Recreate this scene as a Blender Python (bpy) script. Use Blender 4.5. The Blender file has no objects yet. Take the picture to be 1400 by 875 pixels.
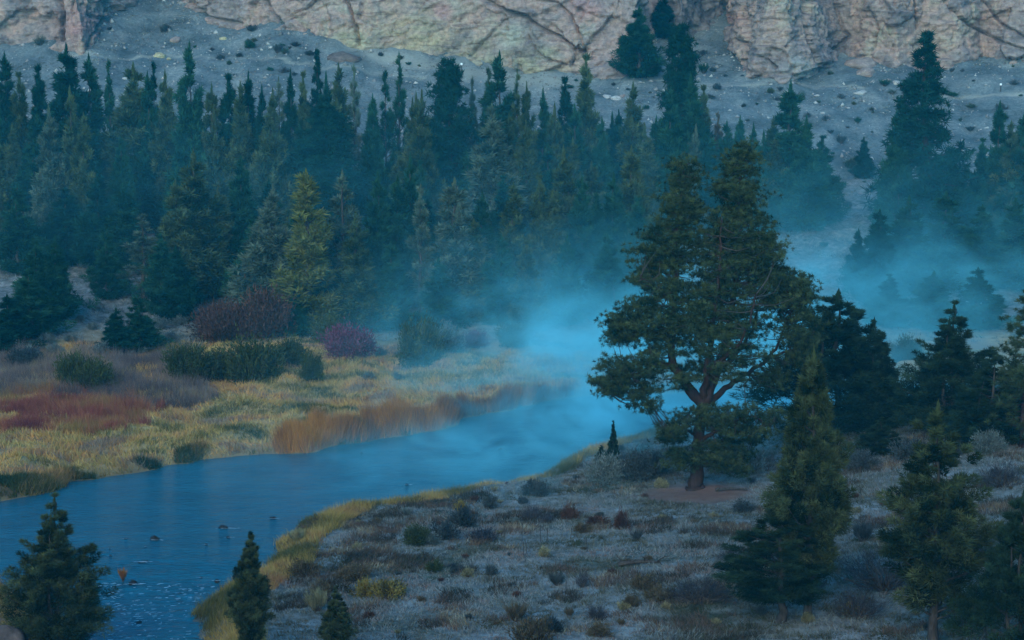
import bpy, math
import numpy as np

C = bpy.context.scene.collection
SC = bpy.context.scene
RAD = math.radians

# ------------------------------------------------------------------ camera model (photo pixels 1400 x 875)
F = 2807.0
CAMZ = 35.0
PITCH = RAD(7.3)
CP, SP = math.cos(PITCH), math.sin(PITCH)


def ray(u, v):
    a, b = (u - 700.0) / F, (437.5 - v) / F
    return np.array([a, CP + b * SP, -SP + b * CP])


def flat(u, v, z=0.0):
    d = ray(u, v)
    t = (z - CAMZ) / d[2]
    return d[0] * t, d[1] * t


def project(x, y, z):
    dz = z - CAMZ
    yc = y * SP + dz * CP
    zc = y * CP - dz * SP
    return 700.0 + F * x / zc, 437.5 - F * yc / zc


def z_at(y, v):
    k = (437.5 - v) / F
    return CAMZ + (k * y * CP - y * SP) / (CP + k * SP)


# ------------------------------------------------------------------ numpy noise
def _h(ix, iy, iz, seed):
    n = (ix.astype(np.int64) * 374761393 + iy.astype(np.int64) * 668265263 + iz.astype(np.int64) * 2147483647 + seed * 1274126177) & 0xFFFFFFFF
    n = ((n ^ (n >> 13)) * 1274126177) & 0xFFFFFFFF
    n = ((n ^ (n >> 16)) * 2246822519) & 0xFFFFFFFF
    return ((n ^ (n >> 15)) & 0xFFFFFF) / float(0x1000000)


def vnoise(x, y, z=0.0, seed=0):
    x, y = np.asarray(x, float), np.asarray(y, float)
    z = np.zeros_like(x) + z
    ix, iy, iz = np.floor(x), np.floor(y), np.floor(z)
    fx, fy, fz = x - ix, y - iy, z - iz
    fx, fy, fz = (f * f * f * (f * (f * 6 - 15) + 10) for f in (fx, fy, fz))
    r = 0.0
    for dx in (0, 1):
        for dy in (0, 1):
            for dz in (0, 1):
                w = (fx if dx else 1 - fx) * (fy if dy else 1 - fy) * (fz if dz else 1 - fz)
                r = r + w * _h(ix + dx, iy + dy, iz + dz, seed)
    return r * 2 - 1


def fbm(x, y, z=0.0, seed=0, octv=4, gain=0.5):
    a, s, r = 1.0, 1.0, 0.0
    for i in range(octv):
        r = r + a * vnoise(np.asarray(x) * s, np.asarray(y) * s, np.asarray(z) * s, seed + i * 17)
        a *= gain
        s *= 2.03
    return r


def worley(x, y, z, seed=0):
    ix, iy, iz = np.floor(x), np.floor(y), np.floor(z)
    f1 = np.full(x.shape, 9.0)
    f2 = np.full(x.shape, 9.0)
    idv = np.zeros(x.shape)
    for dx in (-1, 0, 1):
        for dy in (-1, 0, 1):
            for dz in (-1, 0, 1):
                jx, jy, jz = ix + dx, iy + dy, iz + dz
                px = jx + _h(jx, jy, jz, seed)
                py = jy + _h(jx, jy, jz, seed + 1)
                pz = jz + _h(jx, jy, jz, seed + 2)
                d = np.sqrt((px - x) ** 2 + (py - y) ** 2 + (pz - z) ** 2)
                cid = _h(jx, jy, jz, seed + 3)
                m = d < f1
                f2 = np.where(m, f1, np.minimum(f2, d))
                idv = np.where(m, cid, idv)
                f1 = np.where(m, d, f1)
    return f1, f2, idv


def sm(t):
    t = np.clip(t, 0, 1)
    return t * t * (3 - 2 * t)


# ------------------------------------------------------------------ terrain
FAR_PX = [(-700, 800), (-300, 745), (-120, 708), (0, 682), (45, 676), (90, 668), (100, 660), (140, 654), (180, 648), (230, 640), (280, 632), (330, 625), (370, 621), (400, 622),
          (430, 623), (470, 611), (520, 600), (560, 595), (600, 590), (620, 586), (632, 574), (665, 564), (700, 556), (760, 547), (830, 541),
          (950, 536), (1100, 531), (1300, 525), (1600, 516), (2000, 505)]
NEAR_PX = [(2000, 535), (1600, 548), (1300, 556), (1120, 566), (1000, 573), (935, 577), (900, 588), (850, 605), (800, 622), (765, 644), (720, 657),
           (680, 664), (640, 669), (600, 680), (560, 688), (520, 694), (480, 701), (435, 712), (400, 728), (375, 748), (345, 785), (305, 800), (275, 825),
           (262, 850), (268, 880), (290, 930), (330, 1000), (80, 1000), (105, 930), (118, 880), (105, 868), (60, 845), (25, 822), (-10, 797),
           (-100, 790), (-300, 830), (-700, 900)]
RIV = np.array([flat(*p) for p in FAR_PX + NEAR_PX])
FARW = np.array([flat(*p) for p in FAR_PX])


def river_dist(x, y):
    """signed distance to the river's edge: positive on land"""
    n = len(RIV)
    best = np.full(x.shape, 1e9)
    ins = np.zeros(x.shape, bool)
    for i in range(n):
        ax, ay = RIV[i]
        bx, by = RIV[(i + 1) % n]
        ex, ey = bx - ax, by - ay
        t = np.clip(((x - ax) * ex + (y - ay) * ey) / (ex * ex + ey * ey), 0, 1)
        d = (x - ax - t * ex) ** 2 + (y - ay - t * ey) ** 2
        best = np.minimum(best, d)
        c = ((ay > y) != (by > y))
        with np.errstate(divide='ignore', invalid='ignore'):
            xi = ax + (y - ay) * ex / (ey if ey != 0 else 1e-9)
        ins ^= c & (x < xi)
    return np.sqrt(best) * np.where(ins, -1, 1)


def height(x, y, parts=False):
    x, y = np.asarray(x, float), np.asarray(y, float)
    d0 = river_dist(x, y)
    d = d0 + 0.5 * vnoise(x / 2.3, y / 2.3, 0, 3) + 0.9 * vnoise(x / 7.0, y / 7.0, 0, 4)
    dp = np.maximum(d, 0)
    far = y > np.interp(x, FARW[:, 0], FARW[:, 1]) - 6.0
    nleft = (~far) & (x < -22)
    hum = np.maximum(0, vnoise(x / 2.6, y / 2.2, 0, 5)) * 0.8 + 0.5 * vnoise(x / 6, y / 5, 0, 6)
    # far bank: flat meadow, then forest bench, then scree
    ys = 236 + 0.06 * (x + 20) + 5 * vnoise(x / 30, y / 60, 0, 7)
    s = np.maximum(0, y - ys)
    z_far = 0.8 * sm(d / 1.6) + 0.010 * dp + 0.75 * hum * sm(d / 4) * np.clip(1 - s / 30, 0.25, 1)
    z_far = z_far + 0.105 * s * s / (s + 8)
    yb = 330 + 6 * vnoise(x / 45, 0 * x, 0, 8)
    q = np.maximum(0, y - yb)
    z_far = z_far + 0.27 * q * q / (q + 6)
    z_far = z_far + sm(q / 15) * (0.9 * vnoise(x / 8, y / 30, 0, 151) + 0.35 * fbm(x / 3, y / 6, 0, 152, 2))
    z_far = z_far + (0.9 * vnoise(x / 22, y / 16, 0, 9) + 0.5 * fbm(x / 5, y / 5, 0, 10, 3)) * sm(s / 30)
    gul = np.exp(-((x - 0.20 * y + 46) / 14) ** 2)
    z_far = z_far - 0.8 * gul * sm(s / 60)
    # near right bank
    rk = np.maximum(0, x - 22)
    z_nr = 0.55 * sm(d / 2.0) + 0.045 * np.minimum(dp, 80) + 0.13 * rk * sm(dp / 15) + 0.16 * hum * sm(d / 4) + 0.35 * vnoise(x / 14, y / 14, 0, 11) * sm(d / 9)
    z_nr = z_nr + 0.10 * fbm(x / 1.5, y / 1.5, 0, 12, 2) * sm(d / 3)
    z_nl = 0.7 * sm(d / 1.2) + 0.16 * dp + 0.2 * hum * sm(d / 3)
    z = np.where(far, z_far, np.where(nleft, z_nl, z_nr))
    z = z + 0.17 * np.maximum(0, 92 - y)
    z = np.where(d < 0, -np.minimum(1.6, -d * 0.35), z)
    if parts:
        return z, d0, far, s, q
    return z


TS = np.concatenate([np.arange(70, 260, 0.35), np.arange(260, 620, 0.6)])


def ground(u, v):
    """where the line of sight of a photo pixel meets the terrain"""
    d = ray(u, v)
    px, py, pz = d[0] * TS, d[1] * TS, CAMZ + d[2] * TS
    h = np.maximum(height(px, py), 0.0)
    below = np.nonzero(pz < h)[0]
    if len(below) == 0:
        i = len(TS) - 1
        return px[i], py[i], h[i]
    i = max(1, below[0])
    a, b = pz[i - 1] - h[i - 1], h[i] - pz[i]
    t = TS[i - 1] + (TS[i] - TS[i - 1]) * a / (a + b + 1e-9)
    x, y = d[0] * t, d[1] * t
    return x, y, float(height(np.array([x]), np.array([y]))[0])


# ------------------------------------------------------------------ mesh helpers
def mesh_np(name, V, Fc, mat=None, attrs=None, smooth=False):
    """V (n,3); Fc (m,k) of one polygon size"""
    me = bpy.data.meshes.new(name)
    V = np.ascontiguousarray(V, np.float32)
    Fc = np.ascontiguousarray(Fc, np.int32)
    m, k = Fc.shape
    me.vertices.add(len(V))
    me.vertices.foreach_set('co', V.ravel())
    me.loops.add(m * k)
    me.loops.foreach_set('vertex_index', Fc.ravel())
    me.polygons.add(m)
    me.polygons.foreach_set('loop_start', np.arange(0, m * k, k, dtype=np.int32))
    me.polygons.foreach_set('loop_total', np.full(m, k, np.int32))
    if smooth:
        me.polygons.foreach_set('use_smooth', np.ones(m, bool))
    for an, a in (attrs or {}).items():
        a = np.asarray(a, np.float32)
        if a.ndim == 1:
            me.attributes.new(an, 'FLOAT', 'POINT').data.foreach_set('value', a)
        else:
            if a.shape[1] == 3:
                a = np.concatenate([a, np.ones((len(a), 1), np.float32)], 1)
            me.attributes.new(an, 'FLOAT_COLOR', 'POINT').data.foreach_set('color', a.ravel())
    me.update(calc_edges=True)
    me.validate()
    if mat:
        me.materials.append(mat)
    return me


def link(name, me, parent=None, loc=None, mat=None):
    o = bpy.data.objects.new(name, me)
    C.objects.link(o)
    if parent is not None:
        o.parent = parent
    if loc is not None:
        o.location = loc
    if mat is not None and me is not None:
        if len(o.material_slots) == 0:
            me.materials.append(None)
        o.material_slots[0].link = 'OBJECT'
        o.material_slots[0].material = mat
    return o


def tag(o, label=None, cat=None, group=None, kind=None):
    if label:
        o['label'] = label
    if cat:
        o['category'] = cat
    if group:
        o['group'] = group
    if kind:
        o['kind'] = kind
    return o


def tube(path, rad, sides=7, rough=0.0, seed=0):
    """one tapered tube along a polyline -> V, quads"""
    path = np.asarray(path, float)
    rad = np.asarray(rad, float)
    n = len(path)
    tan = np.gradient(path, axis=0)
    tan /= np.linalg.norm(tan, axis=1)[:, None] + 1e-9
    ref = np.array([0.31, 0.87, 0.2])
    V = []
    ang = np.linspace(0, 2 * np.pi, sides, endpoint=False)
    rng = np.random.default_rng(seed)
    a0 = 1 + rough * rng.normal(size=sides)
    for i in range(n):
        s = np.cross(tan[i], ref)
        s /= np.linalg.norm(s) + 1e-9
        t = np.cross(tan[i], s)
        rr = rad[i] * a0 * (1 + 0.4 * rough * rng.normal(size=sides))
        V.append(path[i] + (np.cos(ang) * rr)[:, None] * s + (np.sin(ang) * rr)[:, None] * t)
    V = np.concatenate(V)
    q = []
    for i in range(n - 1):
        for j in range(sides):
            k = (j + 1) % sides
            q.append((i * sides + j, i * sides + k, (i + 1) * sides + k, (i + 1) * sides + j))
    return V, np.array(q)


class Bag:
    def __init__(s):
        s.V, s.F, s.A, s.n = [], [], [], 0

    def add(s, V, Fc, a=None):
        s.V.append(V)
        s.F.append(np.asarray(Fc) + s.n)
        s.A.append(np.full(len(V), 0.5) if a is None else np.asarray(a, float) + np.zeros(len(V)))
        s.n += len(V)

    def mesh(s, name, mat=None, smooth=False):
        return mesh_np(name, np.concatenate(s.V), np.concatenate(s.F), mat, {'tone': np.concatenate(s.A)}, smooth)


def norm(a):
    return a / (np.linalg.norm(a, axis=-1, keepdims=True) + 1e-9)


def blades(base, dirs, length, width, tone, rng):
    """one thin triangle per entry"""
    n = len(base)
    side = norm(np.cross(dirs, rng.normal(size=(n, 3))))
    w = (np.zeros(n) + width)[:, None] * 0.5
    tip = base + dirs * (np.zeros(n) + length)[:, None]
    V = np.empty((n, 3, 3))
    V[:, 0] = base - side * w
    V[:, 1] = base + side * w
    V[:, 2] = tip
    return V.reshape(-1, 3), np.arange(3 * n).reshape(-1, 3), np.repeat(tone, 3)


def resample(pts, m):
    pts = np.asarray(pts, float)
    n = len(pts)
    t = np.linspace(0, n - 1, m)
    # catmull-rom
    i = np.clip(np.floor(t).astype(int), 0, n - 2)
    f = (t - i)[:, None]
    p0, p1, p2, p3 = pts[np.maximum(i - 1, 0)], pts[i], pts[i + 1], pts[np.minimum(i + 2, n - 1)]
    return 0.5 * ((2 * p1) + (-p0 + p2) * f + (2 * p0 - 5 * p1 + 4 * p2 - p3) * f * f + (-p0 + 3 * p1 - 3 * p2 + p3) * f ** 3)


# ------------------------------------------------------------------ materials
def new_mat(name):
    m = bpy.data.materials.new(name)
    m.use_nodes = True
    nt = m.node_tree
    for n in list(nt.nodes):
        nt.nodes.remove(n)
    out = nt.nodes.new('ShaderNodeOutputMaterial')
    return m, nt, out


def N(nt, typ, **kw):
    n = nt.nodes.new(typ)
    for k, v in kw.items():
        setattr(n, k, v)
    return n


def M_(nt, op, a, b=None, clamp=False):
    n = nt.nodes.new('ShaderNodeMath')
    n.operation = op
    n.use_clamp = clamp
    for i, x in enumerate((a, b)):
        if x is None:
            continue
        if isinstance(x, (int, float)):
            n.inputs[i].default_value = x
        else:
            nt.links.new(x, n.inputs[i])
    return n.outputs[0]


def mixc(nt, f, a, b, blend='MIX'):
    n = nt.nodes.new('ShaderNodeMix')
    n.data_type = 'RGBA'
    n.blend_type = blend
    for idx, x in ((0, f), (6, a), (7, b)):
        if isinstance(x, (int, float)):
            n.inputs[idx].default_value = x
        elif isinstance(x, tuple):
            n.inputs[idx].default_value = (x[0], x[1], x[2], 1)
        else:
            nt.links.new(x, n.inputs[idx])
    return n.outputs[2]


def noise_tex(nt, vec, scale, detail=4, rough=0.55, dist=0.0):
    n = nt.nodes.new('ShaderNodeTexNoise')
    n.inputs['Scale'].default_value = scale
    n.inputs['Detail'].default_value = detail
    n.inputs['Roughness'].default_value = rough
    n.inputs['Distortion'].default_value = dist
    if vec is not None:
        nt.links.new(vec, n.inputs['Vector'])
    return n.outputs[0]


def ramp(nt, f, stops):
    n = nt.nodes.new('ShaderNodeValToRGB')
    e = n.color_ramp.elements
    while len(e) < len(stops):
        e.new(0.5)
    for el, (p, c) in zip(e, stops):
        el.position = p
        el.color = (c[0], c[1], c[2], 1)
    nt.links.new(f, n.inputs[0])
    return n.outputs[0]


def attr(nt, name):
    n = nt.nodes.new('ShaderNodeAttribute')
    n.attribute_name = name
    return n


def leaf_mat(name, dark, light, transl=0.25, objvar=0.25):
    m, nt, out = new_mat(name)
    a = attr(nt, 'tone').outputs['Fac']
    oi = N(nt, 'ShaderNodeObjectInfo')
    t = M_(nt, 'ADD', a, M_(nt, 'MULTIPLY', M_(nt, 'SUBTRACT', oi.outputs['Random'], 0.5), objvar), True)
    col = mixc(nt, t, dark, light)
    d = N(nt, 'ShaderNodeBsdfDiffuse')
    tr = N(nt, 'ShaderNodeBsdfTranslucent')
    nt.links.new(col, d.inputs[0])
    nt.links.new(col, tr.inputs[0])
    mx = N(nt, 'ShaderNodeMixShader')
    mx.inputs[0].default_value = transl
    nt.links.new(d.outputs[0], mx.inputs[1])
    nt.links.new(tr.outputs[0], mx.inputs[2])
    nt.links.new(mx.outputs[0], out.inputs[0])
    return m


def bark_mat(name, c1, c2):
    m, nt, out = new_mat(name)
    tc = N(nt, 'ShaderNodeTexCoord')
    mp = N(nt, 'ShaderNodeMapping')
    mp.inputs['Scale'].default_value = (6, 6, 1.2)
    nt.links.new(tc.outputs['Object'], mp.inputs[0])
    nz = noise_tex(nt, mp.outputs[0], 1.2, 5, 0.65, 0.4)
    col = ramp(nt, nz, [(0.32, c1), (0.62, c2)])
    b = N(nt, 'ShaderNodeBsdfPrincipled')
    b.inputs['Roughness'].default_value = 0.95
    b.inputs['Specular IOR Level'].default_value = 0.1
    nt.links.new(col, b.inputs['Base Color'])
    bp = N(nt, 'ShaderNodeBump')
    bp.inputs['Strength'].default_value = 0.7
    bp.inputs['Distance'].default_value = 0.06
    nt.links.new(nz, bp.inputs['Height'])
    nt.links.new(bp.outputs[0], b.inputs['Normal'])
    nt.links.new(b.outputs[0], out.inputs[0])
    return m


def rock_mat(name, cols, scale=0.6, use_tint=False, bumpd=0.12):
    m, nt, out = new_mat(name)
    tc = N(nt, 'ShaderNodeTexCoord')
    v = tc.outputs['Object']
    n1 = noise_tex(nt, v, scale * 0.35, 6, 0.6, 0.6)
    n2 = noise_tex(nt, v, scale * 3.1, 8, 0.7, 0.3)
    col = ramp(nt, n1, [(0.34, cols[0]), (0.46, cols[1]), (0.56, cols[2]), (0.68, cols[3])])
    if use_tint:
        ti = attr(nt, 'tint')
        al = attr(nt, 'amount').outputs['Fac']
        col = mixc(nt, al, col, ti.outputs['Color'])
    col = mixc(nt, ramp(nt, n2, [(0.35, (0, 0, 0)), (0.65, (1, 1, 1))]), mixc(nt, 1.0, col, (0.58, 0.58, 0.60), 'MULTIPLY'), mixc(nt, 1.0, col, (1.2, 1.18, 1.16), 'MULTIPLY'))
    mp = N(nt, 'ShaderNodeMapping')
    mp.inputs['Scale'].default_value = (0.25, 0.25, 1.6)
    mp.inputs['Rotation'].default_value = (0.35, 0.25, 0)
    nt.links.new(v, mp.inputs[0])
    n3 = noise_tex(nt, mp.outputs[0], scale * 2.2, 7, 0.65, 1.0)
    col = mixc(nt, M_(nt, 'MULTIPLY', ramp(nt, n3, [(0.34, (1, 1, 1)), (0.46, (0, 0, 0))]), 0.8), col, mixc(nt, 1.0, col, (0.5, 0.45, 0.48), 'MULTIPLY'))
    b = N(nt, 'ShaderNodeBsdfPrincipled')
    b.inputs['Roughness'].default_value = 0.95
    b.inputs['Specular IOR Level'].default_value = 0.15
    nt.links.new(col, b.inputs['Base Color'])
    bp = N(nt, 'ShaderNodeBump')
    bp.inputs['Strength'].default_value = 0.8
    bp.inputs['Distance'].default_value = bumpd
    nt.links.new(M_(nt, 'ADD', n2, M_(nt, 'MULTIPLY', n3, 1.2)), bp.inputs['Height'])
    nt.links.new(bp.outputs[0], b.inputs['Normal'])
    nt.links.new(b.outputs[0], out.inputs[0])
    return m


def plain_mat(name, col, rough=0.9, var=0.3, scale=4.0):
    m, nt, out = new_mat(name)
    tc = N(nt, 'ShaderNodeTexCoord')
    nz = noise_tex(nt, tc.outputs['Object'], scale, 5, 0.6)
    c = mixc(nt, nz, tuple(x * (1 - var) for x in col), tuple(x * (1 + var) for x in col))
    b = N(nt, 'ShaderNodeBsdfPrincipled')
    b.inputs['Roughness'].default_value = rough
    b.inputs['Specular IOR Level'].default_value = 0.2
    nt.links.new(c, b.inputs['Base Color'])
    nt.links.new(b.outputs[0], out.inputs[0])
    return m


LM = {
    'dark': leaf_mat('needles dark', (0.003, 0.020, 0.015), (0.016, 0.062, 0.040)),
    'green': leaf_mat('needles green', (0.005, 0.032, 0.021), (0.032, 0.096, 0.052)),
    'olive': leaf_mat('needles olive', (0.015, 0.034, 0.016), (0.098, 0.125, 0.056)),
    'grey': leaf_mat('needles grey', (0.028, 0.050, 0.036), (0.140, 0.175, 0.120)),
    'nearolive': leaf_mat('juniper sprays olive', (0.008, 0.017, 0.008), (0.105, 0.118, 0.048)),
    'neardark': leaf_mat('juniper sprays dark', (0.004, 0.012, 0.008), (0.040, 0.066, 0.032)),
    'yellow': leaf_mat('needles yellow green', (0.060, 0.075, 0.022), (0.190, 0.185, 0.055)),
    'pine': leaf_mat('pine needles', (0.004, 0.016, 0.009), (0.092, 0.112, 0.046), 0.2, 0.0),
    'brown': leaf_mat('brown shrub leaves', (0.050, 0.038, 0.022), (0.150, 0.110, 0.060)),
    'redbrown': leaf_mat('red brown leaves', (0.038, 0.020, 0.016), (0.140, 0.066, 0.044)),
    'purple': leaf_mat('purple red twigs', (0.075, 0.018, 0.035), (0.210, 0.060, 0.095)),
    'bush': leaf_mat('willow green leaves', (0.018, 0.030, 0.012), (0.085, 0.095, 0.032)),
    'sage': leaf_mat('sage leaves', (0.060, 0.075, 0.070), (0.190, 0.215, 0.190)),
    'sagedark': leaf_mat('dark sage leaves', (0.020, 0.028, 0.030), (0.085, 0.095, 0.090)),
    'gold': leaf_mat('golden shrub tips', (0.060, 0.048, 0.018), (0.300, 0.215, 0.050)),
    'straw': leaf_mat('pale straw tips', (0.100, 0.090, 0.050), (0.360, 0.310, 0.160)),
    'twig': leaf_mat('bare blue brush', (0.025, 0.026, 0.032), (0.080, 0.080, 0.090)),
    'orange': leaf_mat('orange tuft', (0.20, 0.07, 0.02), (0.42, 0.17, 0.05)),
}
BARK = bark_mat('grey brown bark', (0.020, 0.016, 0.014), (0.070, 0.056, 0.048))
BARKRED = bark_mat('red pine bark', (0.014, 0.008, 0.007), (0.050, 0.025, 0.019))
BARKGREY = bark_mat('grey juniper bark', (0.075, 0.066, 0.060), (0.20, 0.175, 0.155))
TWIG = bark_mat('shrub twigs', (0.030, 0.022, 0.018), (0.10, 0.08, 0.065))


def colour_mat(name, transl=0.2):
    """blades coloured by their own 'col' attribute (dry, green and frosted grass mixed)"""
    m, nt, out = new_mat(name)
    a = attr(nt, 'col').outputs['Color']
    d = N(nt, 'ShaderNodeBsdfDiffuse')
    tr = N(nt, 'ShaderNodeBsdfTranslucent')
    nt.links.new(a, d.inputs[0])
    nt.links.new(a, tr.inputs[0])
    mx = N(nt, 'ShaderNodeMixShader')
    mx.inputs[0].default_value = transl
    nt.links.new(d.outputs[0], mx.inputs[1])
    nt.links.new(tr.outputs[0], mx.inputs[2])
    nt.links.new(mx.outputs[0], out.inputs[0])
    return m


GRASSM = colour_mat('mixed grass blades')

# ------------------------------------------------------------------ render settings, world, sun, camera
SUN_EL, SUN_AZ = RAD(22), RAD(196)
w = bpy.data.worlds.new('World')
SC.world = w
w.use_nodes = True
nt = w.node_tree
bg = nt.nodes['Background']
sky = nt.nodes.new('ShaderNodeTexSky')
sky.sky_type = 'NISHITA'
sky.sun_disc = False
sky.sun_elevation = SUN_EL
sky.sun_rotation = SUN_AZ
sky.altitude = 900
sky.ozone_density = 4.0
tint = mixc(nt, 1.0, sky.outputs[0], (0.18, 0.95, 1.10), 'MULTIPLY')
nt.links.new(tint, bg.inputs[0])
bg.inputs[1].default_value = 0.125

sl = bpy.data.lights.new('sun', 'SUN')
sl.energy = 1.05
sl.angle = RAD(50)
sl.color = (1.0, 0.80, 0.56)
so = bpy.data.objects.new('sun', sl)
C.objects.link(so)
# Nishita: rotation measured from +Y clockwise seen from above
sd = np.array([math.sin(SUN_AZ) * math.cos(SUN_EL), math.cos(SUN_AZ) * math.cos(SUN_EL), math.sin(SUN_EL)])
from mathutils import Vector
so.rotation_euler = Vector(sd).to_track_quat('Z', 'Y').to_euler()

cam = bpy.data.cameras.new('camera')
cam.sensor_width = 36.0
cam.lens = 36.0 * F / 1400.0
cam.clip_end = 4000
cam.clip_start = 0.5
co = bpy.data.objects.new('camera', cam)
C.objects.link(co)
co.location = (0, 0, CAMZ)
co.rotation_euler = (math.pi / 2 - PITCH, 0, 0)
SC.camera = co
SC.render.resolution_x, SC.render.resolution_y = 1024, 640
SC.view_settings.view_transform = 'Standard'
SC.view_settings.look = 'None'
SC.view_settings.gamma = 1
SC.view_settings.exposure = 1.65
SC.render.engine = 'CYCLES'
cy = SC.cycles
cy.use_denoising = True
cy.max_bounces = 4
cy.diffuse_bounces = 2
cy.glossy_bounces = 2
cy.transmission_bounces = 2
cy.volume_bounces = 2
cy.transparent_max_bounces = 4
cy.volume_step_rate = 0.4
cy.volume_max_steps = 64
cy.sample_clamp_indirect = 4

# ------------------------------------------------------------------ terrain mesh
PINE = ground(952, 668)


def axis(core0, core1, step, out0, out1, k=14):
    a = core0 - np.geomspace(1, core0 - out0 + 1, k)[::-1] + 1
    b = core1 + np.geomspace(1, out1 - core1 + 1, k) - 1
    return np.concatenate([a[:-1], np.arange(core0, core1, step), b[1:] if b[1] > core1 else b])


gx = axis(-125, 125, 0.55, -900, 900)
gy = np.concatenate([np.linspace(-400, 60, 14)[:-1], np.arange(60, 100, 0.9), np.arange(100, 240, 0.5), np.arange(240, 470, 0.8), np.geomspace(470, 1400, 16)[1:]])
GX, GY = np.meshgrid(gx, gy)
X, Y = GX.ravel(), GY.ravel()
Z, D0, FAR, S, Q = height(X, Y, True)
Z = np.where(Y < 60, np.minimum(Z, 17.0), Z)
ny, nx = GX.shape
idx = np.arange(ny * nx).reshape(ny, nx)
quads = np.stack([idx[:-1, :-1], idx[:-1, 1:], idx[1:, 1:], idx[1:, :-1]], -1).reshape(-1, 4)
U_, V_ = project(X, np.maximum(Y, 20), Z)
TRAILS = [[(90, 76), (140, 77), (190, 77), (225, 75), (280, 77), (340, 79), (400, 86), (450, 92), (520, 100), (580, 106)],
          [(840, 112), (900, 110), (960, 114), (1030, 117), (1100, 117), (1180, 120)],
          [(1290, 131), (1330, 132), (1400, 128)]]
trail = np.zeros(len(X))
for tr_ in TRAILS:
    tw = np.array([ground(*p)[:2] for p in tr_])
    for (a, b) in zip(tw[:-1], tw[1:]):
        e = b - a
        t = np.clip(((X - a[0]) * e[0] + (Y - a[1]) * e[1]) / (e @ e), 0, 1)
        dd = np.hypot(X - a[0] - t * e[0], (Y - a[1] - t * e[1]))
        trail = np.maximum(trail, np.clip(1.3 - dd / 0.6, 0, 1) * (0.62 + 0.5 * vnoise(X / 4, Y / 4, 0, 78)))
Z = Z - 0.12 * trail
apron = np.zeros(len(X))
aw = np.array([ground(*p)[:2] for p in [(478, 66), (520, 76), (560, 84), (600, 92), (640, 99), (690, 105), (760, 110)]])
for (a, b) in zip(aw[:-1], aw[1:]):
    e = b - a
    t = np.clip(((X - a[0]) * e[0] + (Y - a[1]) * e[1]) / (e @ e), 0, 1)
    dd = np.hypot(X - a[0] - t * e[0], (Y - a[1] - t * e[1]))
    apron = np.maximum(apron, np.exp(-(dd / (3.2 + 1.4 * vnoise(X / 3, Y / 3, 0, 77))) ** 2))
soil = np.exp(-(((X - PINE[0] + 0.3) / 5.2) ** 2 + ((Y - PINE[1] + 2.2) / 4.2) ** 2) ** 2)
scree = sm((Q - 4) / 18)
zone = np.stack([scree, np.where(FAR, np.clip(1 - S / 25, 0, 1), 0), np.clip(trail + 0.75 * apron, 0, 1)], 1)
zone2 = np.stack([soil, np.where(FAR, sm(S / 25) * (1 - scree), 0), np.clip(1 - np.abs(D0) / 2.0, 0, 1)], 1)

m, nt, out = new_mat('ground')
tc = N(nt, 'ShaderNodeTexCoord')
P = tc.outputs['Object']
zn, zn2 = attr(nt, 'zone'), attr(nt, 'zone2')
z1, z2 = N(nt, 'ShaderNodeSeparateColor'), N(nt, 'ShaderNodeSeparateColor')
nt.links.new(zn.outputs['Color'], z1.inputs[0])
nt.links.new(zn2.outputs['Color'], z2.inputs[0])
nA = noise_tex(nt, P, 0.13, 6, 0.62, 0.5)
nB = noise_tex(nt, P, 1.1, 6, 0.7, 0.2)
nC = noise_tex(nt, P, 4.5, 5, 0.7)
near = ramp(nt, nA, [(0.33, (0.050, 0.062, 0.040)), (0.46, (0.110, 0.120, 0.110)), (0.60, (0.185, 0.200, 0.195)), (0.74, (0.130, 0.100, 0.090))])
near = mixc(nt, ramp(nt, nB, [(0.38, (0, 0, 0)), (0.62, (1, 1, 1))]), mixc(nt, 1.0, near, (0.55, 0.52, 0.5), 'MULTIPLY'), mixc(nt, 1.0, near, (1.35, 1.35, 1.38), 'MULTIPLY'))
mead = ramp(nt, nA, [(0.35, (0.160, 0.120, 0.050)), (0.52, (0.340, 0.225, 0.100)), (0.68, (0.230, 0.135, 0.080))])
mead = mixc(nt, nB, mixc(nt, 1.0, mead, (0.6, 0.6, 0.6), 'MULTIPLY'), mixc(nt, 1.0, mead, (1.4, 1.4, 1.4), 'MULTIPLY'))
fore = ramp(nt, nB, [(0.36, (0.055, 0.055, 0.048)), (0.50, (0.120, 0.118, 0.110)), (0.66, (0.220, 0.215, 0.205))])
scr = ramp(nt, nA, [(0.32, (0.062, 0.076, 0.078)), (0.48, (0.110, 0.130, 0.132)), (0.66, (0.185, 0.196, 0.185))])
scr = mixc(nt, ramp(nt, noise_tex(nt, P, 1.9, 8, 0.78), [(0.36, (0, 0, 0)), (0.64, (1, 1, 1))]), mixc(nt, 1.0, scr, (0.52, 0.54, 0.55), 'MULTIPLY'), mixc(nt, 1.0, scr, (1.25, 1.25, 1.25), 'MULTIPLY'))
col = mixc(nt, z1.outputs[1], near, mead)
col = mixc(nt, z2.outputs[1], col, fore)
col = mixc(nt, z1.outputs[0], col, scr)
col = mixc(nt, M_(nt, 'MULTIPLY', z1.outputs[2], 0.6), col, (0.36, 0.33, 0.26))
col = mixc(nt, z2.outputs[0], col, mixc(nt, nB, (0.110, 0.050, 0.036), (0.230, 0.125, 0.090)))
col = mixc(nt, M_(nt, 'MULTIPLY', z2.outputs[2], 0.7), col, (0.055, 0.045, 0.030))
b = N(nt, 'ShaderNodeBsdfPrincipled')
b.inputs['Roughness'].default_value = 0.97
b.inputs['Specular IOR Level'].default_value = 0.1
nt.links.new(col, b.inputs['Base Color'])
bp = N(nt, 'ShaderNodeBump')
bp.inputs['Strength'].default_value = 0.9
bp.inputs['Distance'].default_value = 0.16
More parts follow.
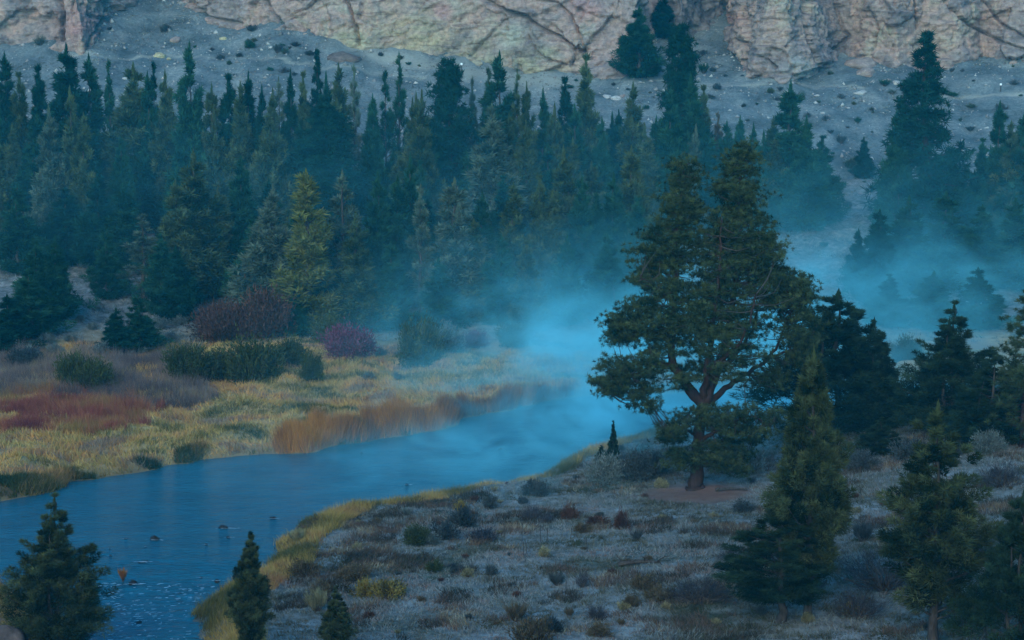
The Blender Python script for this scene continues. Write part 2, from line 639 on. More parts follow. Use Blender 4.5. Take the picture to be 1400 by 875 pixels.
nt.links.new(M_(nt, 'ADD', nB, M_(nt, 'MULTIPLY', nC, 0.6)), bp.inputs['Height'])
nt.links.new(bp.outputs[0], b.inputs['Normal'])
nt.links.new(b.outputs[0], out.inputs[0])
GROUND = m
g = link('ground', mesh_np('ground', np.stack([X, Y, Z], 1), quads, GROUND, {'zone': zone, 'zone2': zone2}, True))
tag(g, 'valley floor and scree slope of frosted soil, meadow and broken rock', kind='structure')

# ------------------------------------------------------------------ water
wx = np.arange(-110, 130, 0.4)
wy = np.arange(84, 262, 0.4)
WX, WY = np.meshgrid(wx, wy)
dW = river_dist(WX.ravel(), WY.ravel()).reshape(WX.shape)
rap = sm((148 - WY) / 22) * 1.0
WZ = 0.012 * fbm(WX / 1.8, WY / 1.1, 0, 31, 3) + rap * (0.10 * fbm(WX / 1.5, WY / 0.9, 0, 32, 3) + 0.06 * np.abs(vnoise(WX / 0.9, WY / 0.8, 0, 33)))
idx = np.arange(WX.size).reshape(WX.shape)
keep = (dW < 3.0)
kq = keep[:-1, :-1] | keep[1:, 1:] | keep[:-1, 1:] | keep[1:, :-1]
quads = np.stack([idx[:-1, :-1], idx[:-1, 1:], idx[1:, 1:], idx[1:, :-1]], -1)[kq]
used = np.zeros(WX.size, bool)
used[quads.ravel()] = True
remap = np.cumsum(used) - 1
m, nt, out = new_mat('river water')
tc = N(nt, 'ShaderNodeTexCoord')
mp = N(nt, 'ShaderNodeMapping')
mp.inputs['Scale'].default_value = (0.7, 1.5, 1)
mp.inputs['Rotation'].default_value = (0, 0, RAD(-20))
nt.links.new(tc.outputs['Object'], mp.inputs[0])
n1 = noise_tex(nt, mp.outputs[0], 1.6, 5, 0.6, 0.3)
n2 = noise_tex(nt, mp.outputs[0], 0.22, 3, 0.5, 0.5)
b = N(nt, 'ShaderNodeBsdfPrincipled')
nt.links.new(mixc(nt, n2, (0.002, 0.036, 0.055), (0.003, 0.108, 0.150)), b.inputs['Base Color'])
b.inputs['Roughness'].default_value = 0.09
b.inputs['IOR'].default_value = 1.333
bp = N(nt, 'ShaderNodeBump')
bp.inputs['Strength'].default_value = 0.9
bp.inputs['Distance'].default_value = 0.22
nt.links.new(M_(nt, 'ADD', n1, M_(nt, 'MULTIPLY', n2, 0.8)), bp.inputs['Height'])
nt.links.new(bp.outputs[0], b.inputs['Normal'])
nt.links.new(b.outputs[0], out.inputs[0])
wv = np.stack([WX.ravel(), WY.ravel(), WZ.ravel()], 1)[used]
wo = link('water', mesh_np('water', wv, remap[quads], m, None, True))
tag(wo, 'cold blue river bending through the valley', kind='structure')

# ------------------------------------------------------------------ cliffs
CL = [('cliff', [(-220, 84), (-120, 74), (-50, 70), (0, 66), (40, 60), (75, 66), (95, 70), (112, 73), (128, 62), (150, 42), (175, 20), (200, 2), (214, -14), (230, -34), (260, -46)],
       'grey rock wall with a pinkish slab tapering down to the scree'),
      ('cliff', [(215, -40), (228, -16), (252, 6), (290, 27), (340, 34), (385, 40), (425, 49), (470, 56), (520, 65), (560, 72), (600, 80), (640, 88), (700, 96), (750, 102),
                 (800, 105), (850, 103), (880, 99), (893, 84), (902, 55), (910, 30), (922, 12), (940, -6)],
       'broad yellow-stained cliff with long diagonal cracks behind the forest'),
      ('cliff', [(890, 26), (905, 32), (916, 46), (924, 62), (940, 60), (952, 50), (965, 36), (980, 30), (995, 20)],
       'shadowed rock wall at the back of the narrow gully'),
      ('cliff', [(965, -10), (985, 12), (991, 44), (1000, 66), (1012, 84), (1022, 88), (1045, 100), (1075, 108), (1112, 108), (1124, 98), (1130, 84), (1150, 72), (1168, 78), (1190, 84), (1225, 92),
                 (1262, 97), (1295, 94), (1320, 84), (1345, 76), (1375, 82), (1410, 88), (1480, 92), (1600, 90)],
       'blocky banded cliff with vertical cracks above the bare scree')]
CRACKS = [([(612, -10), (665, 0), (690, 14), (715, 20), (740, 40), (765, 50), (785, 66), (800, 71)], 2.2, 1.3),
          ([(735, 0), (760, 3), (778, 20), (790, 42), (800, 68)], 1.6, 0.9), ([(783, 66), (787, 75), (782, 90)], 1.6, 0.9),
          ([(720, 48), (730, 66), (745, 80), (775, 88)], 1.4, 0.7), ([(690, 20), (694, 40)], 1.4, 0.6),
          ([(470, -5), (480, 20), (487, 40), (489, 60)], 2.0, 1.1), ([(360, -5), (375, 20), (388, 38)], 2.2, 1.5),
          ([(80, -5), (86, 25), (84, 55)], 3.0, 1.6), ([(150, -5), (140, 30), (120, 62)], 2.0, 1.0),
          ([(1016, -8), (1019, 30), (1020, 85)], 1.6, 1.4), ([(1098, -8), (1102, 30), (1106, 50), (1118, 84)], 2.6, 1.6), ([(1003, 54), (1010, 56), (1020, 60)], 1.6, 1.0),
          ([(1140, -5), (1148, 30), (1160, 50), (1140, 68)], 1.8, 1.0), ([(1250, -5), (1252, 20), (1254, 40)], 1.5, 0.9), ([(1186, 10), (1200, 40), (1192, 70)], 1.6, 0.8),
          ([(1290, 0), (1320, 30), (1350, 48), (1380, 62), (1410, 70)], 1.8, 1.0), ([(1340, -5), (1365, 30), (1400, 50)], 1.6, 0.9), ([(255, 0), (285, 24), (330, 32)], 2.0, 0.8),
          ([(1036, 78), (1050, 82), (1058, 92)], 2.0, 0.9)]
TINTS = [((112, 32), 34, (0.36, 0.19, 0.16), 0.8), ((610, 18), 22, (0.35, 0.18, 0.16), 0.45), ((800, 10), 22, (0.38, 0.20, 0.18), 0.55), ((560, 45), 60, (0.37, 0.31, 0.17), 0.6), ((700, 50), 26, (0.33, 0.32, 0.24), 0.6),
         ((480, 55), 28, (0.33, 0.31, 0.17), 0.6), ((735, 85), 40, (0.34, 0.31, 0.18), 0.6), ((650, 85), 50, (0.36, 0.33, 0.19), 0.5), ((1060, 50), 40, (0.36, 0.25, 0.19), 0.6), ((1003, 25), 14, (0.36, 0.20, 0.15), 0.8),
         ((1170, 40), 24, (0.33, 0.23, 0.18), 0.5), ((1270, 60), 30, (0.33, 0.26, 0.18), 0.5), ((430, 10), 30, (0.36, 0.27, 0.22), 0.5), ((1390, 20), 30, (0.33, 0.22, 0.17), 0.5), ((830, 60), 40, (0.31, 0.24, 0.22), 0.5),
         ((890, 60), 18, (0.31, 0.29, 0.18), 0.6), ((1090, 95), 26, (0.36, 0.34, 0.30), 0.5)]
CLIFFM = rock_mat('cliff rock', [(0.140, 0.112, 0.106), (0.250, 0.196, 0.174), (0.345, 0.226, 0.180), (0.305, 0.262, 0.198)], 0.35, True, 0.45)
GULLY_SHADEM = rock_mat('shade-darkened gully stone', [(0.080, 0.075, 0.078), (0.130, 0.115, 0.115), (0.160, 0.135, 0.125), (0.15, 0.14, 0.125)], 0.35, True, 0.30)  # darker copy of the cliff rock: gully shade put into the colour


def polyd(px, py, pl):
    best = np.full(px.shape, 1e9)
    for (a, b) in zip(pl[:-1], pl[1:]):
        ex, ey = b[0] - a[0], b[1] - a[1]
        t = np.clip(((px - a[0]) * ex + (py - a[1]) * ey) / (ex * ex + ey * ey), 0, 1)
        best = np.minimum(best, np.hypot(px - a[0] - t * ex, py - a[1] - t * ey))
    return best


for ci, (nm, foot, lab) in enumerate(CL):
    fw = np.array([ground(u, v)[:2] for u, v in foot])
    seg = np.r_[0, np.cumsum(np.hypot(*np.diff(fw, axis=0).T))]
    L = np.arange(0, seg[-1], 0.26)
    px, py = np.interp(L, seg, fw[:, 0]), np.interp(L, seg, fw[:, 1])
    ker = np.ones(7) / 7
    pad = lambda a: np.convolve(np.pad(a, 3, 'edge'), ker, 'valid')
    px, py = pad(px), pad(py)
    gz = height(px, py)
    hh = np.concatenate([np.arange(-2.5, 17, 0.26), np.linspace(17.5, 48, 26)])
    Lg, Hg = np.meshgrid(L, hh)
    BX, BY = np.broadcast_to(px, Lg.shape), np.broadcast_to(py, Lg.shape)
    # the wall keeps a smooth base height and leans back
    gzs = np.convolve(np.pad(gz, 20, 'edge'), np.ones(41) / 41, 'valid')
    BZ = gzs + Hg
    tx, ty = np.gradient(px), np.gradient(py)
    k2 = np.ones(61) / 61
    tx, ty = (np.convolve(np.pad(a, 30, 'edge'), k2, 'valid') for a in (tx, ty))
    ln = np.hypot(tx, ty) + 1e-9
    nxv, nyv = ty / ln, -tx / ln        # towards the camera
    wx_, wy_, wz_ = BX, BY, BZ
    big = 2.0 * fbm(wx_ / 16, wy_ / 16, wz_ / 24, 41, 3)
    rot = wx_ * 0.94 + wz_ * 0.34, wz_ * 0.94 - wx_ * 0.34
    f1, f2, cid = worley(rot[0] / 9.0 + 0.2 * fbm(wx_ / 4, wy_ / 4, wz_ / 4, 2, 3), wy_ / 9.0, rot[1] / 6.5, 45 + ci)
    f1b, f2b, cidb = worley(rot[0] / 2.3 + 0.3 * fbm(wx_ / 2, wy_ / 2, wz_ / 2, 3, 2), wy_ / 2.3, rot[1] / 1.3, 49 + ci)
    disp = big + 2.8 * (cid - 0.5) + 0.75 * (cidb - 0.5) - 0.35 * np.exp(-((f2 - f1) / 0.03) ** 2) - 0.10 * np.exp(-((f2b - f1b) / 0.08) ** 2)
    disp += (0.34 if ci == 3 else 0.10) * fbm(wx_ / 6.0, wy_ / 6.0, wz_ / 0.55, 54, 3) + 0.30 * fbm(rot[0] / 5.0, wy_ / 5.0, rot[1] / 0.8, 53, 4) + 0.14 * fbm(wx_ / 0.8, wy_ / 0.8, wz_ / 0.6, 57, 3)
    lean = 0.20 * np.maximum(Hg, 0) + 0.012 * np.maximum(Hg - 14, 0) ** 2
    cx, cyy, cz = wx_ + nxv * (disp - lean), wy_ + nyv * (disp - lean), wz_.copy()
    uu, vv = project(cx, cyy, cz)
    for pl, wd, dp in CRACKS:
        mk = dp * 2.4 * np.exp(-(polyd(uu + 2.0 * fbm(wx_ / 1.5, wz_ / 1.5, 0, 61, 2), vv, pl) / (wd * 0.85)) ** 2)
        cx, cyy = cx - nxv * mk, cyy - nyv * mk
    # pigment patches of the rock
    col = np.zeros(uu.shape + (3,)) + np.array([0.25, 0.22, 0.2])
    amt = np.zeros(uu.shape)
    nn = fbm(wx_ / 3.5, wy_ / 3.5, wz_ / 2.0, 71, 4)
    for (cu, cv), r, c, a in TINTS:
        k = a * np.clip(np.exp(-(((uu - cu) / r) ** 2 + ((vv - cv) / (r * 0.62)) ** 2)) * (1.05 + 0.9 * nn), 0, 1)
        col = np.where((k > amt)[..., None], np.array(c), col)
        amt = np.maximum(amt, k)
    idx = np.arange(Lg.size).reshape(Lg.shape)
    quads = np.stack([idx[:-1, :-1], idx[:-1, 1:], idx[1:, 1:], idx[1:, :-1]], -1).reshape(-1, 4)
    V = np.stack([cx.ravel(), cyy.ravel(), cz.ravel()], 1)
    # plateau behind the wall gives it depth
    top = V[idx[-1]]
    back = top + np.stack([-nxv * 45, -nyv * 45 + 20, np.zeros(len(px)) + 6], 1)
    foot2 = back * np.array([1, 1, 0]) + np.array([0, 12, 0])
    nV = len(V)
    V = np.concatenate([V, back, foot2])
    ib = nV + np.arange(len(px))
    ic = ib + len(px)
    for a_, b_ in ((idx[-1], ib), (ib, ic)):
        quads = np.concatenate([quads, np.stack([a_[:-1], a_[1:], b_[1:], b_[:-1]], -1)])
    at = {'tint': np.concatenate([col.reshape(-1, 3), np.full((2 * len(px), 3), 0.22)]), 'amount': np.concatenate([amt.ravel(), np.zeros(2 * len(px))])}
    o = link(nm, mesh_np(nm, V, quads, GULLY_SHADEM if ci == 2 else CLIFFM, at, False))
    tag(o, lab, kind='structure')

# ------------------------------------------------------------------ vegetation generators
def juniper(seed, H=10.0, R=2.0, plumes=130, per=80, leaf=(0.42, 0.11), base=0.04, up=1.0, leaders=1, power=0.85, belly=0.14, plen=1.1, prad=0.30, ragged=0.3, hollow=0.0, lean=0.0, gap=-0.3, tvar=0.2):
    """feathery upright conifer: plumes of scale leaves around one or several leaders -> crown mesh, trunk mesh"""
    rng = np.random.default_rng(seed)
    lead = [(0.0, 0.0, 1.0)]
    for i in range(leaders - 1):
        a = rng.uniform(0, 6.28)
        lead.append((R * rng.uniform(0.25, 0.45) * math.cos(a), R * rng.uniform(0.25, 0.45) * math.sin(a), rng.uniform(0.72, 0.93)))
    tc_ = base + (1 - base) * (1 - np.sqrt(rng.random(plumes * 3)) * 0.999) ** 0.92
    ac_ = rng.uniform(0, 2 * np.pi, plumes * 3)
    g_ = vnoise(np.cos(ac_) * 1.5 + 9, np.sin(ac_) * 1.5 + 9, tc_ * H * 0.62, seed + 50)
    ok_ = g_ > gap - 0.9 * np.clip((tc_ - 0.30) / 0.3, 0, 1)
    tc_, ac_ = tc_[ok_][:plumes], ac_[ok_][:plumes]
    n = len(tc_)
    which = rng.integers(0, len(lead), n)
    if leaders > 1:
        which = np.where(rng.random(n) < 0.4, 0, which)
    LX, LY, LH = (np.array([l[k] for l in lead])[which] for k in range(3))
    t, ang = tc_, ac_
    prof = np.clip((t - base) / belly, 0.35, 1) * (1 - t) ** power
    rag = np.clip(1 + ragged * (1 - 0.65 * t) * (1.6 * vnoise(np.cos(ang) * 1.2 + 5, np.sin(ang) * 1.2 + 5, t * 6.5, seed) + 0.45 * rng.normal(size=n)), 0.25, 1.9)
    r = R * prof * rag
    r0 = r * (hollow + (1 - hollow) * rng.random(n) ** 0.45) * 0.85
    top = t > 0.93
    k = (0.95 * (1 - t) + 0.18) / up
    pd = norm(np.stack([np.cos(ang) * k, np.sin(ang) * k, np.full(n, 1.0) * (0.55 + 0.6 * t)], 1) + 0.15 * rng.normal(size=(n, 3)))
    pl = plen * (0.55 + 0.7 * rng.random(n)) * (0.22 + 0.98 * (1 - t)) * H / 10
    pr = prad * (0.6 + 0.8 * rng.random(n)) * (0.17 + 0.98 * (1 - t)) * H / 10
    w_ = 1 - t * 0.6
    pb = np.stack([LX * w_ + np.cos(ang) * r0 + lean * t * H, LY * w_ + np.sin(ang) * r0, t * H * LH], 1) - pd * (pl * 0.35)[:, None]
    ptone = 0.36 + tvar * rng.normal(size=n)
    s = rng.random((n, per))
    rad = pr[:, None] * np.sqrt(rng.random((n, per))) * (0.25 + 1.1 * np.sin(np.pi * np.clip(s * 0.85 + 0.12, 0, 1)))
    a2 = rng.uniform(0, 2 * np.pi, (n, per))
    sd_ = norm(np.cross(pd, np.array([0.3, 0.2, 0.9])))
    td_ = np.cross(pd, sd_)
    off = sd_[:, None, :] * (np.cos(a2) * rad)[..., None] + td_[:, None, :] * (np.sin(a2) * rad)[..., None]
    pos = pb[:, None, :] + pd[:, None, :] * (s * pl[:, None])[..., None] + off
    dr = norm(pd[:, None, :] * 0.8 + norm(off) * 0.7 + 0.45 * rng.normal(size=(n, per, 3)))
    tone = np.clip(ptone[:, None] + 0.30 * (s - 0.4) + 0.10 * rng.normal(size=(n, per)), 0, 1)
    ls = leaf[0] * (0.6 + 0.8 * rng.random((n, per)))
    # leader tips
    tips, td2, tt = [], [], []
    for (lx, ly, lh) in lead:
        q = rng.random(per * 2)
        tips.append(np.stack([lx * 0.4 + lean * H + 0.10 * (1 - q) * rng.normal(size=q.size), ly * 0.4 + 0.10 * (1 - q) * rng.normal(size=q.size), H * lh * (0.86 + 0.13 * q)], 1))
        td2.append(norm(np.stack([0.7 * rng.normal(size=q.size) * (1 - q), 0.7 * rng.normal(size=q.size) * (1 - q), np.ones(q.size) * 0.8], 1)))
        tt.append(0.45 + 0.2 * q)
    base_all = np.concatenate([pos.reshape(-1, 3)] + tips)
    dir_all = np.concatenate([dr.reshape(-1, 3)] + td2)
    tone_all = np.concatenate([tone.ravel()] + tt)
    len_all = np.concatenate([ls.ravel()] + [np.full(per * 2, leaf[0] * 0.8)] * len(lead))
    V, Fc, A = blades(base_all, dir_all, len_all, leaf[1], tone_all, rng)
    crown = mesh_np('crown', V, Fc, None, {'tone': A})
    bag = Bag()
    for (lx, ly, lh) in lead:
        zz = np.linspace(-0.25, H * lh * 0.95, 9)
        q = np.clip(zz / (H * lh), 0, 1)
        pth = np.stack([lx * sm(q * 3) * (1 - q * 0.6) + lean * zz + 0.05 * H / 10 * rng.normal(size=9), ly * sm(q * 3) * (1 - q * 0.6) + 0.05 * H / 10 * rng.normal(size=9), zz], 1)
        V, q_ = tube(pth, (0.014 if leaf[0] < 0.31 else 0.016) * H * (1 - 0.93 * q) * (0.75 if lx else 1) * (1 + 0.5 * np.exp(-q * 25)), 7, 0.12, seed)
        bag.add(V, q_)
    sel = rng.choice(n, min(n, 60), replace=False)
    for i in sel:
        e = pb[i] + pd[i] * pl[i] * 0.5
        st = np.array([lean * t[i] * H + LX[i] * (1 - t[i] * .6), LY[i] * (1 - t[i] * .6), max(0.05 * H, e[2] - 0.55 * r0[i] - 0.3)])
        V, q_ = tube(np.array([st, (st + e) / 2 + [0, 0, -0.12 * r0[i]], e]), np.array([0.006, 0.004, 0.001]) * H * (1 - 0.6 * t[i]), 4)
        bag.add(V, q_)
    return crown, bag.mesh('trunk', None, True)


def needles(cent, rads, per, wid, rng, upbias=0.35, tone0=0.40, ct=None):
    """needle tufts: radial sprays of thin blades round each centre"""
    n = len(cent)
    d = norm(rng.normal(size=(n, per, 3)) + np.array([0, 0, upbias]))
    inner = rng.random((n, per))[..., None] * 0.35
    ptone = tone0 + 0.17 * rng.normal(size=n) + (0 if ct is None else ct)
    base = cent[:, None, :] + d * inner * rads[:, None, None]
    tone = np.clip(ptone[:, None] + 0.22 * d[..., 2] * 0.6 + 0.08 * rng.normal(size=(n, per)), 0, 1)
    ln = rads[:, None] * (0.55 + 0.6 * rng.random((n, per)))
    return blades(base.reshape(-1, 3), d.reshape(-1, 3), ln.ravel(), wid, tone.ravel(), rng)


def ponderosa(seed, H=20.0, R=3.6, base=0.1, whorls=26, per_whorl=5, tufts=7, need=34, rad=0.62, wid=0.10, power=0.75, droop=0.25, irregular=0.35, belly=0.25):
    rng = np.random.default_rng(seed)
    bag = Bag()
    zz = np.linspace(-0.3, H * 0.985, 14)
    q = np.clip(zz / H, 0, 1)
    wob = np.stack([0.012 * H * np.sin(q * 5 + seed), 0.012 * H * np.cos(q * 4 + seed), zz], 1)
    V, q_ = tube(wob, 0.020 * H * (1 - 0.93 * q) * (1 + 0.5 * np.exp(-q * 30)), 8, 0.1, seed)
    bag.add(V, q_)
    cen, rr = [], []
    for i in range(whorls):
        t = base + (1 - base) * (i + rng.random() * 0.7) / whorls
        for j in range(per_whorl):
            if rng.random() < 0.12:
                continue
            a = rng.uniform(0, 2 * np.pi)
            L = R * min(1, 0.45 + (t - base) / belly * 0.55) * (1 - t) ** power * (1 + irregular * rng.normal() * 0.6) + 0.15 * rad
            L = max(L, 0.3)
            o = np.array([0.012 * H * math.sin(t * 5 + seed), 0.012 * H * math.cos(t * 4 + seed), t * H])
            up = 0.55 * t + 0.05 * rng.normal()
            d = np.array([math.cos(a), math.sin(a), up - droop * (1 - t)])
            mid = o + d * L * 0.55 + np.array([0, 0, -0.10 * L])
            end = o + d * L + np.array([0, 0, 0.16 * L])
            V, q_ = tube(np.array([o, mid, end]), np.array([0.0042, 0.003, 0.001]) * H * (1.1 - t), 4)
            bag.add(V, q_)
            nt_ = max(2, int(tufts * (L / R) + 1.5))
            s = 0.35 + 0.65 * rng.random(nt_) ** 0.7
            p = np.where((s < 0.55)[:, None], o + (mid - o) * (s / 0.55)[:, None], mid + (end - mid) * ((s - 0.55) / 0.45)[:, None])
            p = p + rng.normal(size=(nt_, 3)) * np.array([0.16, 0.16, 0.10]) * L
            cen.append(p)
            rr.append(rad * (0.65 + 0.5 * rng.random(nt_)) * (0.65 + 0.4 * (1 - t)))
    cen.append(np.stack([0.10 * rng.normal(size=5), 0.10 * rng.normal(size=5), H * np.linspace(0.94, 1.0, 5)], 1) + np.array([0.012 * H * math.sin(5 + seed), 0.012 * H * math.cos(4 + seed), -0.3]))
    rr.append(np.full(5, rad * 0.55))
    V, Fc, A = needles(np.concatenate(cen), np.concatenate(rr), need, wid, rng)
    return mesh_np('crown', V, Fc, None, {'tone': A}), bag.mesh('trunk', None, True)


def shrub(seed, kind='dome', stems=22, per=50, leaf=(0.16, 0.05), open_=0.3):
    """unit shrub about 1 m in radius and 1 m high -> foliage mesh, stem mesh"""
    rng = np.random.default_rng(seed)
    bag = Bag()
    cent, dirs = [], []
    for i in range(stems):
        a = rng.uniform(0, 2 * np.pi)
        e = math.sqrt(rng.random())
        if kind == 'spray':
            d = np.array([math.cos(a) * e * 0.8, math.sin(a) * e * 0.8, 1.0 - 0.25 * e])
        else:
            d = np.array([math.cos(a) * e, math.sin(a) * e, math.sqrt(max(0.03, 1 - e * e * 0.93))])
        d = d * rng.uniform(0.55, 1.22)
        mid = d * 0.5 + rng.normal(size=3) * 0.06
        mid[2] = abs(mid[2]) * 0.85
        V, q_ = tube(np.array([[0.08 * math.cos(a), 0.08 * math.sin(a), -0.08], mid, d]), [0.026, 0.018, 0.005], 4)
        bag.add(V, q_)
        cent.append((mid, d))
    B, Dr, T = [], [], []
    for (mid, d) in cent:
        s = rng.random(per) ** 0.6
        p = mid + (d - mid) * s[:, None] * 1.02 + rng.normal(size=(per, 3)) * (0.13 if kind != 'spray' else 0.07)
        p[:, 2] = np.maximum(p[:, 2], 0.02)
        B.append(p)
        Dr.append(norm(norm(d) * 0.9 + np.array([0, 0, 0.35]) + 0.55 * rng.normal(size=(per, 3)) * (1 if kind != 'spray' else 0.4)))
        T.append(np.clip(0.3 + 0.25 * rng.normal() + 0.35 * (s - 0.4) + 0.12 * rng.normal(size=per), 0, 1))
    B, Dr, T = np.concatenate(B), np.concatenate(Dr), np.concatenate(T)
    V, Fc, A = blades(B, Dr, leaf[0] * (0.6 + 0.8 * rng.random(len(B))), leaf[1], T, rng)
    return mesh_np('foliage', V, Fc, None, {'tone': A}), bag.mesh('stems', None, True)


def rock_mesh(seed, n=3, flat_=0.7, angular=0.5):
    """a broken boulder: an icosphere cut by random planes and roughened"""
    import bmesh
    bm = bmesh.new()
    bmesh.ops.create_icosphere(bm, subdivisions=n, radius=1.0)
    V = np.array([v.co[:] for v in bm.verts])
    Fc = np.array([[v.index for v in f.verts] for f in bm.faces])
    bm.free()
    rng = np.random.default_rng(seed)
    for i in range(9):
        nn = norm(rng.normal(size=3))
        c = rng.uniform(0.55, 0.85)
        dd = V @ nn
        V = V - np.maximum(dd - c, 0)[:, None] * nn * (0.6 + angular * 0.4)
    V = V * (1 + 0.10 * fbm(V[:, 0] * 2.2 + seed, V[:, 1] * 2.2, V[:, 2] * 2.2, seed, 3))[:, None]
    V = V * np.array([1, 0.85, flat_])
    V[:, 2] += 0.25 * flat_
    return mesh_np('boulder', V, Fc, None, None, False)


# ------------------------------------------------------------------ landmark labels
ORD = ['', 'second', 'third', 'fourth', 'fifth', 'sixth', 'seventh', 'eighth', 'ninth', 'tenth', 'eleventh', 'twelfth', 'thirteenth', 'fourteenth', 'fifteenth']


def auto_label(items, landmarks):
    """items: dicts with o, px, desc -> a label that says where each stands from the landmark next to it"""
    by = {}
    for it in items:
        u, v = it['px']
        best = min(landmarks, key=lambda l: (l[1] - u) ** 2 + (1.3 * (l[2] - v)) ** 2)
        du, dv = u - best[1], v - best[2]
        if abs(dv) * 1.3 >= abs(du):
            side = 'below' if dv > 0 else 'above'
        else:
            side = 'right of' if du > 0 else 'left of'
        by.setdefault((it['desc'], best[0], side), []).append((math.hypot(du, dv), it))
    for (desc, lm, side), lst in by.items():
        lst.sort(key=lambda p: p[0])
        for i, (_, it) in enumerate(lst):
            r = ORD[min(i, len(ORD) - 1)]
            it['o']['label'] = f"{desc}, {r + ' ' if r else ''}{side} {lm}"


# ------------------------------------------------------------------ forest prototypes
PROTO = {
    'J': [juniper(100 + i, 10, 2.2, 190, 100, (0.36, 0.105), 0.03, 0.9, 1 + (i % 3), 0.95, 0.12, 1.3, 0.33, 0.5, 0.1, 0, -0.2, 0.24) for i in range(8)],
    'S': [juniper(120 + i, 10, 1.3, 130, 95, (0.34, 0.10), 0.02, 1.4, 1, 0.75, 0.10, 1.2, 0.27, 0.5, 0.1, 0, -0.25, 0.24) for i in range(3)],
    'T': [juniper(140 + i, 10, 1.35, 80, 80, (0.32, 0.075), 0.12, 0.6, 1, 0.8, 0.10, 0.9, 0.22, 0.9, 0.2, 0, -0.1, 0.24) for i in range(3)],
    'F': [juniper(150 + i, 10, 2.1, 190, 95, (0.36, 0.10), 0.03, 0.5, 1, 1.0, 0.08, 1.05, 0.30, 0.42, 0.1, 0, -0.25, 0.22) for i in range(4)],
    'P': [ponderosa(160 + i, 20, 3.9, 0.05, 32, 6, 11, 26, 0.80, 0.12, 0.95, 0.18, 0.22, 0.12) for i in range(3)],
    'C': [ponderosa(170 + i, 20, 3.6, 0.05, 24, 7, 12, 28, 0.95, 0.13, 0.50, 0.10, 0.28, 0.35) for i in range(2)],
    # near trees: more and finer sprays
    'NJ': [juniper(200 + i, 10, 2.4, 400, 190, (0.20, 0.036), 0.16, 0.75, 1, 0.85, 0.24, 0.95, 0.24, 0.42, 0.10, 0, -0.22, 0.26) for i in range(3)],
    'NR': [juniper(206 + i, 10, 2.4, 260, 190, (0.20, 0.036), 0.18, 0.55, 1, 0.66, 0.22, 0.95, 0.25, 0.85, 0.25, 0, 0.10, 0.28) for i in range(2)],
    'ND': [juniper(210 + i, 10, 2.6, 420, 170, (0.21, 0.040), 0.03, 0.85, 2 + i % 2, 0.72, 0.15, 1.05, 0.28, 0.55, 0.15, 0, -0.18, 0.24) for i in range(4)],
    'NO': [juniper(222, 10, 2.5, 260, 190, (0.20, 0.036), 0.20, 0.50, 1, 0.55, 0.18, 0.95, 0.26, 0.5, 0.3, 0, -0.08, 0.24)],
    'NP': [ponderosa(230, 14, 3.0, 0.08, 22, 6, 9, 60, 0.46, 0.04, 0.7, 0.2, 0.4)],
    'NS': [juniper(240, 10, 1.9, 260, 90, (0.30, 0.07), 0.02, 0.55, 1, 1.0, 0.06, 0.9, 0.22, 0.4)],
}
PDIM = {'J': (10, 2.1), 'S': (10, 1.25), 'T': (10, 1.25), 'F': (10, 2.0), 'P': (20, 3.9), 'C': (20, 3.6), 'NJ': (10, 2.4), 'NR': (10, 2.4), 'ND': (10, 2.6), 'NO': (10, 2.5), 'NP': (14, 3.0), 'NS': (10, 1.9)}
NAMES = {'J': 'juniper_tree', 'S': 'juniper_tree', 'T': 'sparse_conifer', 'F': 'fir_tree', 'P': 'pine_tree', 'C': 'pine_tree', 'NJ': 'juniper_tree', 'NR': 'juniper_tree', 'ND': 'juniper_tree', 'NO': 'juniper_tree', 'NP': 'pine_tree', 'NS': 'young_conifer'}
CNT = {}
rngG = np.random.default_rng(7)
GROUPF = 'conifers of the forest below the cliffs'


def plant_tree(u, vt, vb, hw, kind, tint, label=None, group=None, bark=None, rot=None):
    x, y, z = ground(u, vb)
    H = max(1.0, z_at(y, vt) - z)
    R = hw * y / F * {'NJ': 1.4, 'NR': 1.45, 'ND': 1.5, 'NO': 1.45, 'NP': 1.1, 'J': 1.35, 'F': 1.3, 'S': 1.25, 'P': 1.15, 'C': 1.0}.get(kind, 1.0)
    k = CNT.get(kind, 0)
    CNT[kind] = k + 1
    crown, trunk = PROTO[kind][k % len(PROTO[kind])]
    r = bpy.data.objects.new(NAMES[kind], None)
    C.objects.link(r)
    r.empty_display_size = 0.5
    r.location = (x, y, z - 0.05)
    r.rotation_euler = (0, 0, rngG.uniform(0, 6.28) if rot is None else rot)
    h0, r0 = PDIM[kind]
    r.scale = (R / r0, R / r0, H / h0)
    tag(r, label, 'tree', group)
    link('trunk', trunk, r, None, bark or (BARKRED if kind in ('P', 'C', 'NP') else BARK))
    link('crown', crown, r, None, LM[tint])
    return r


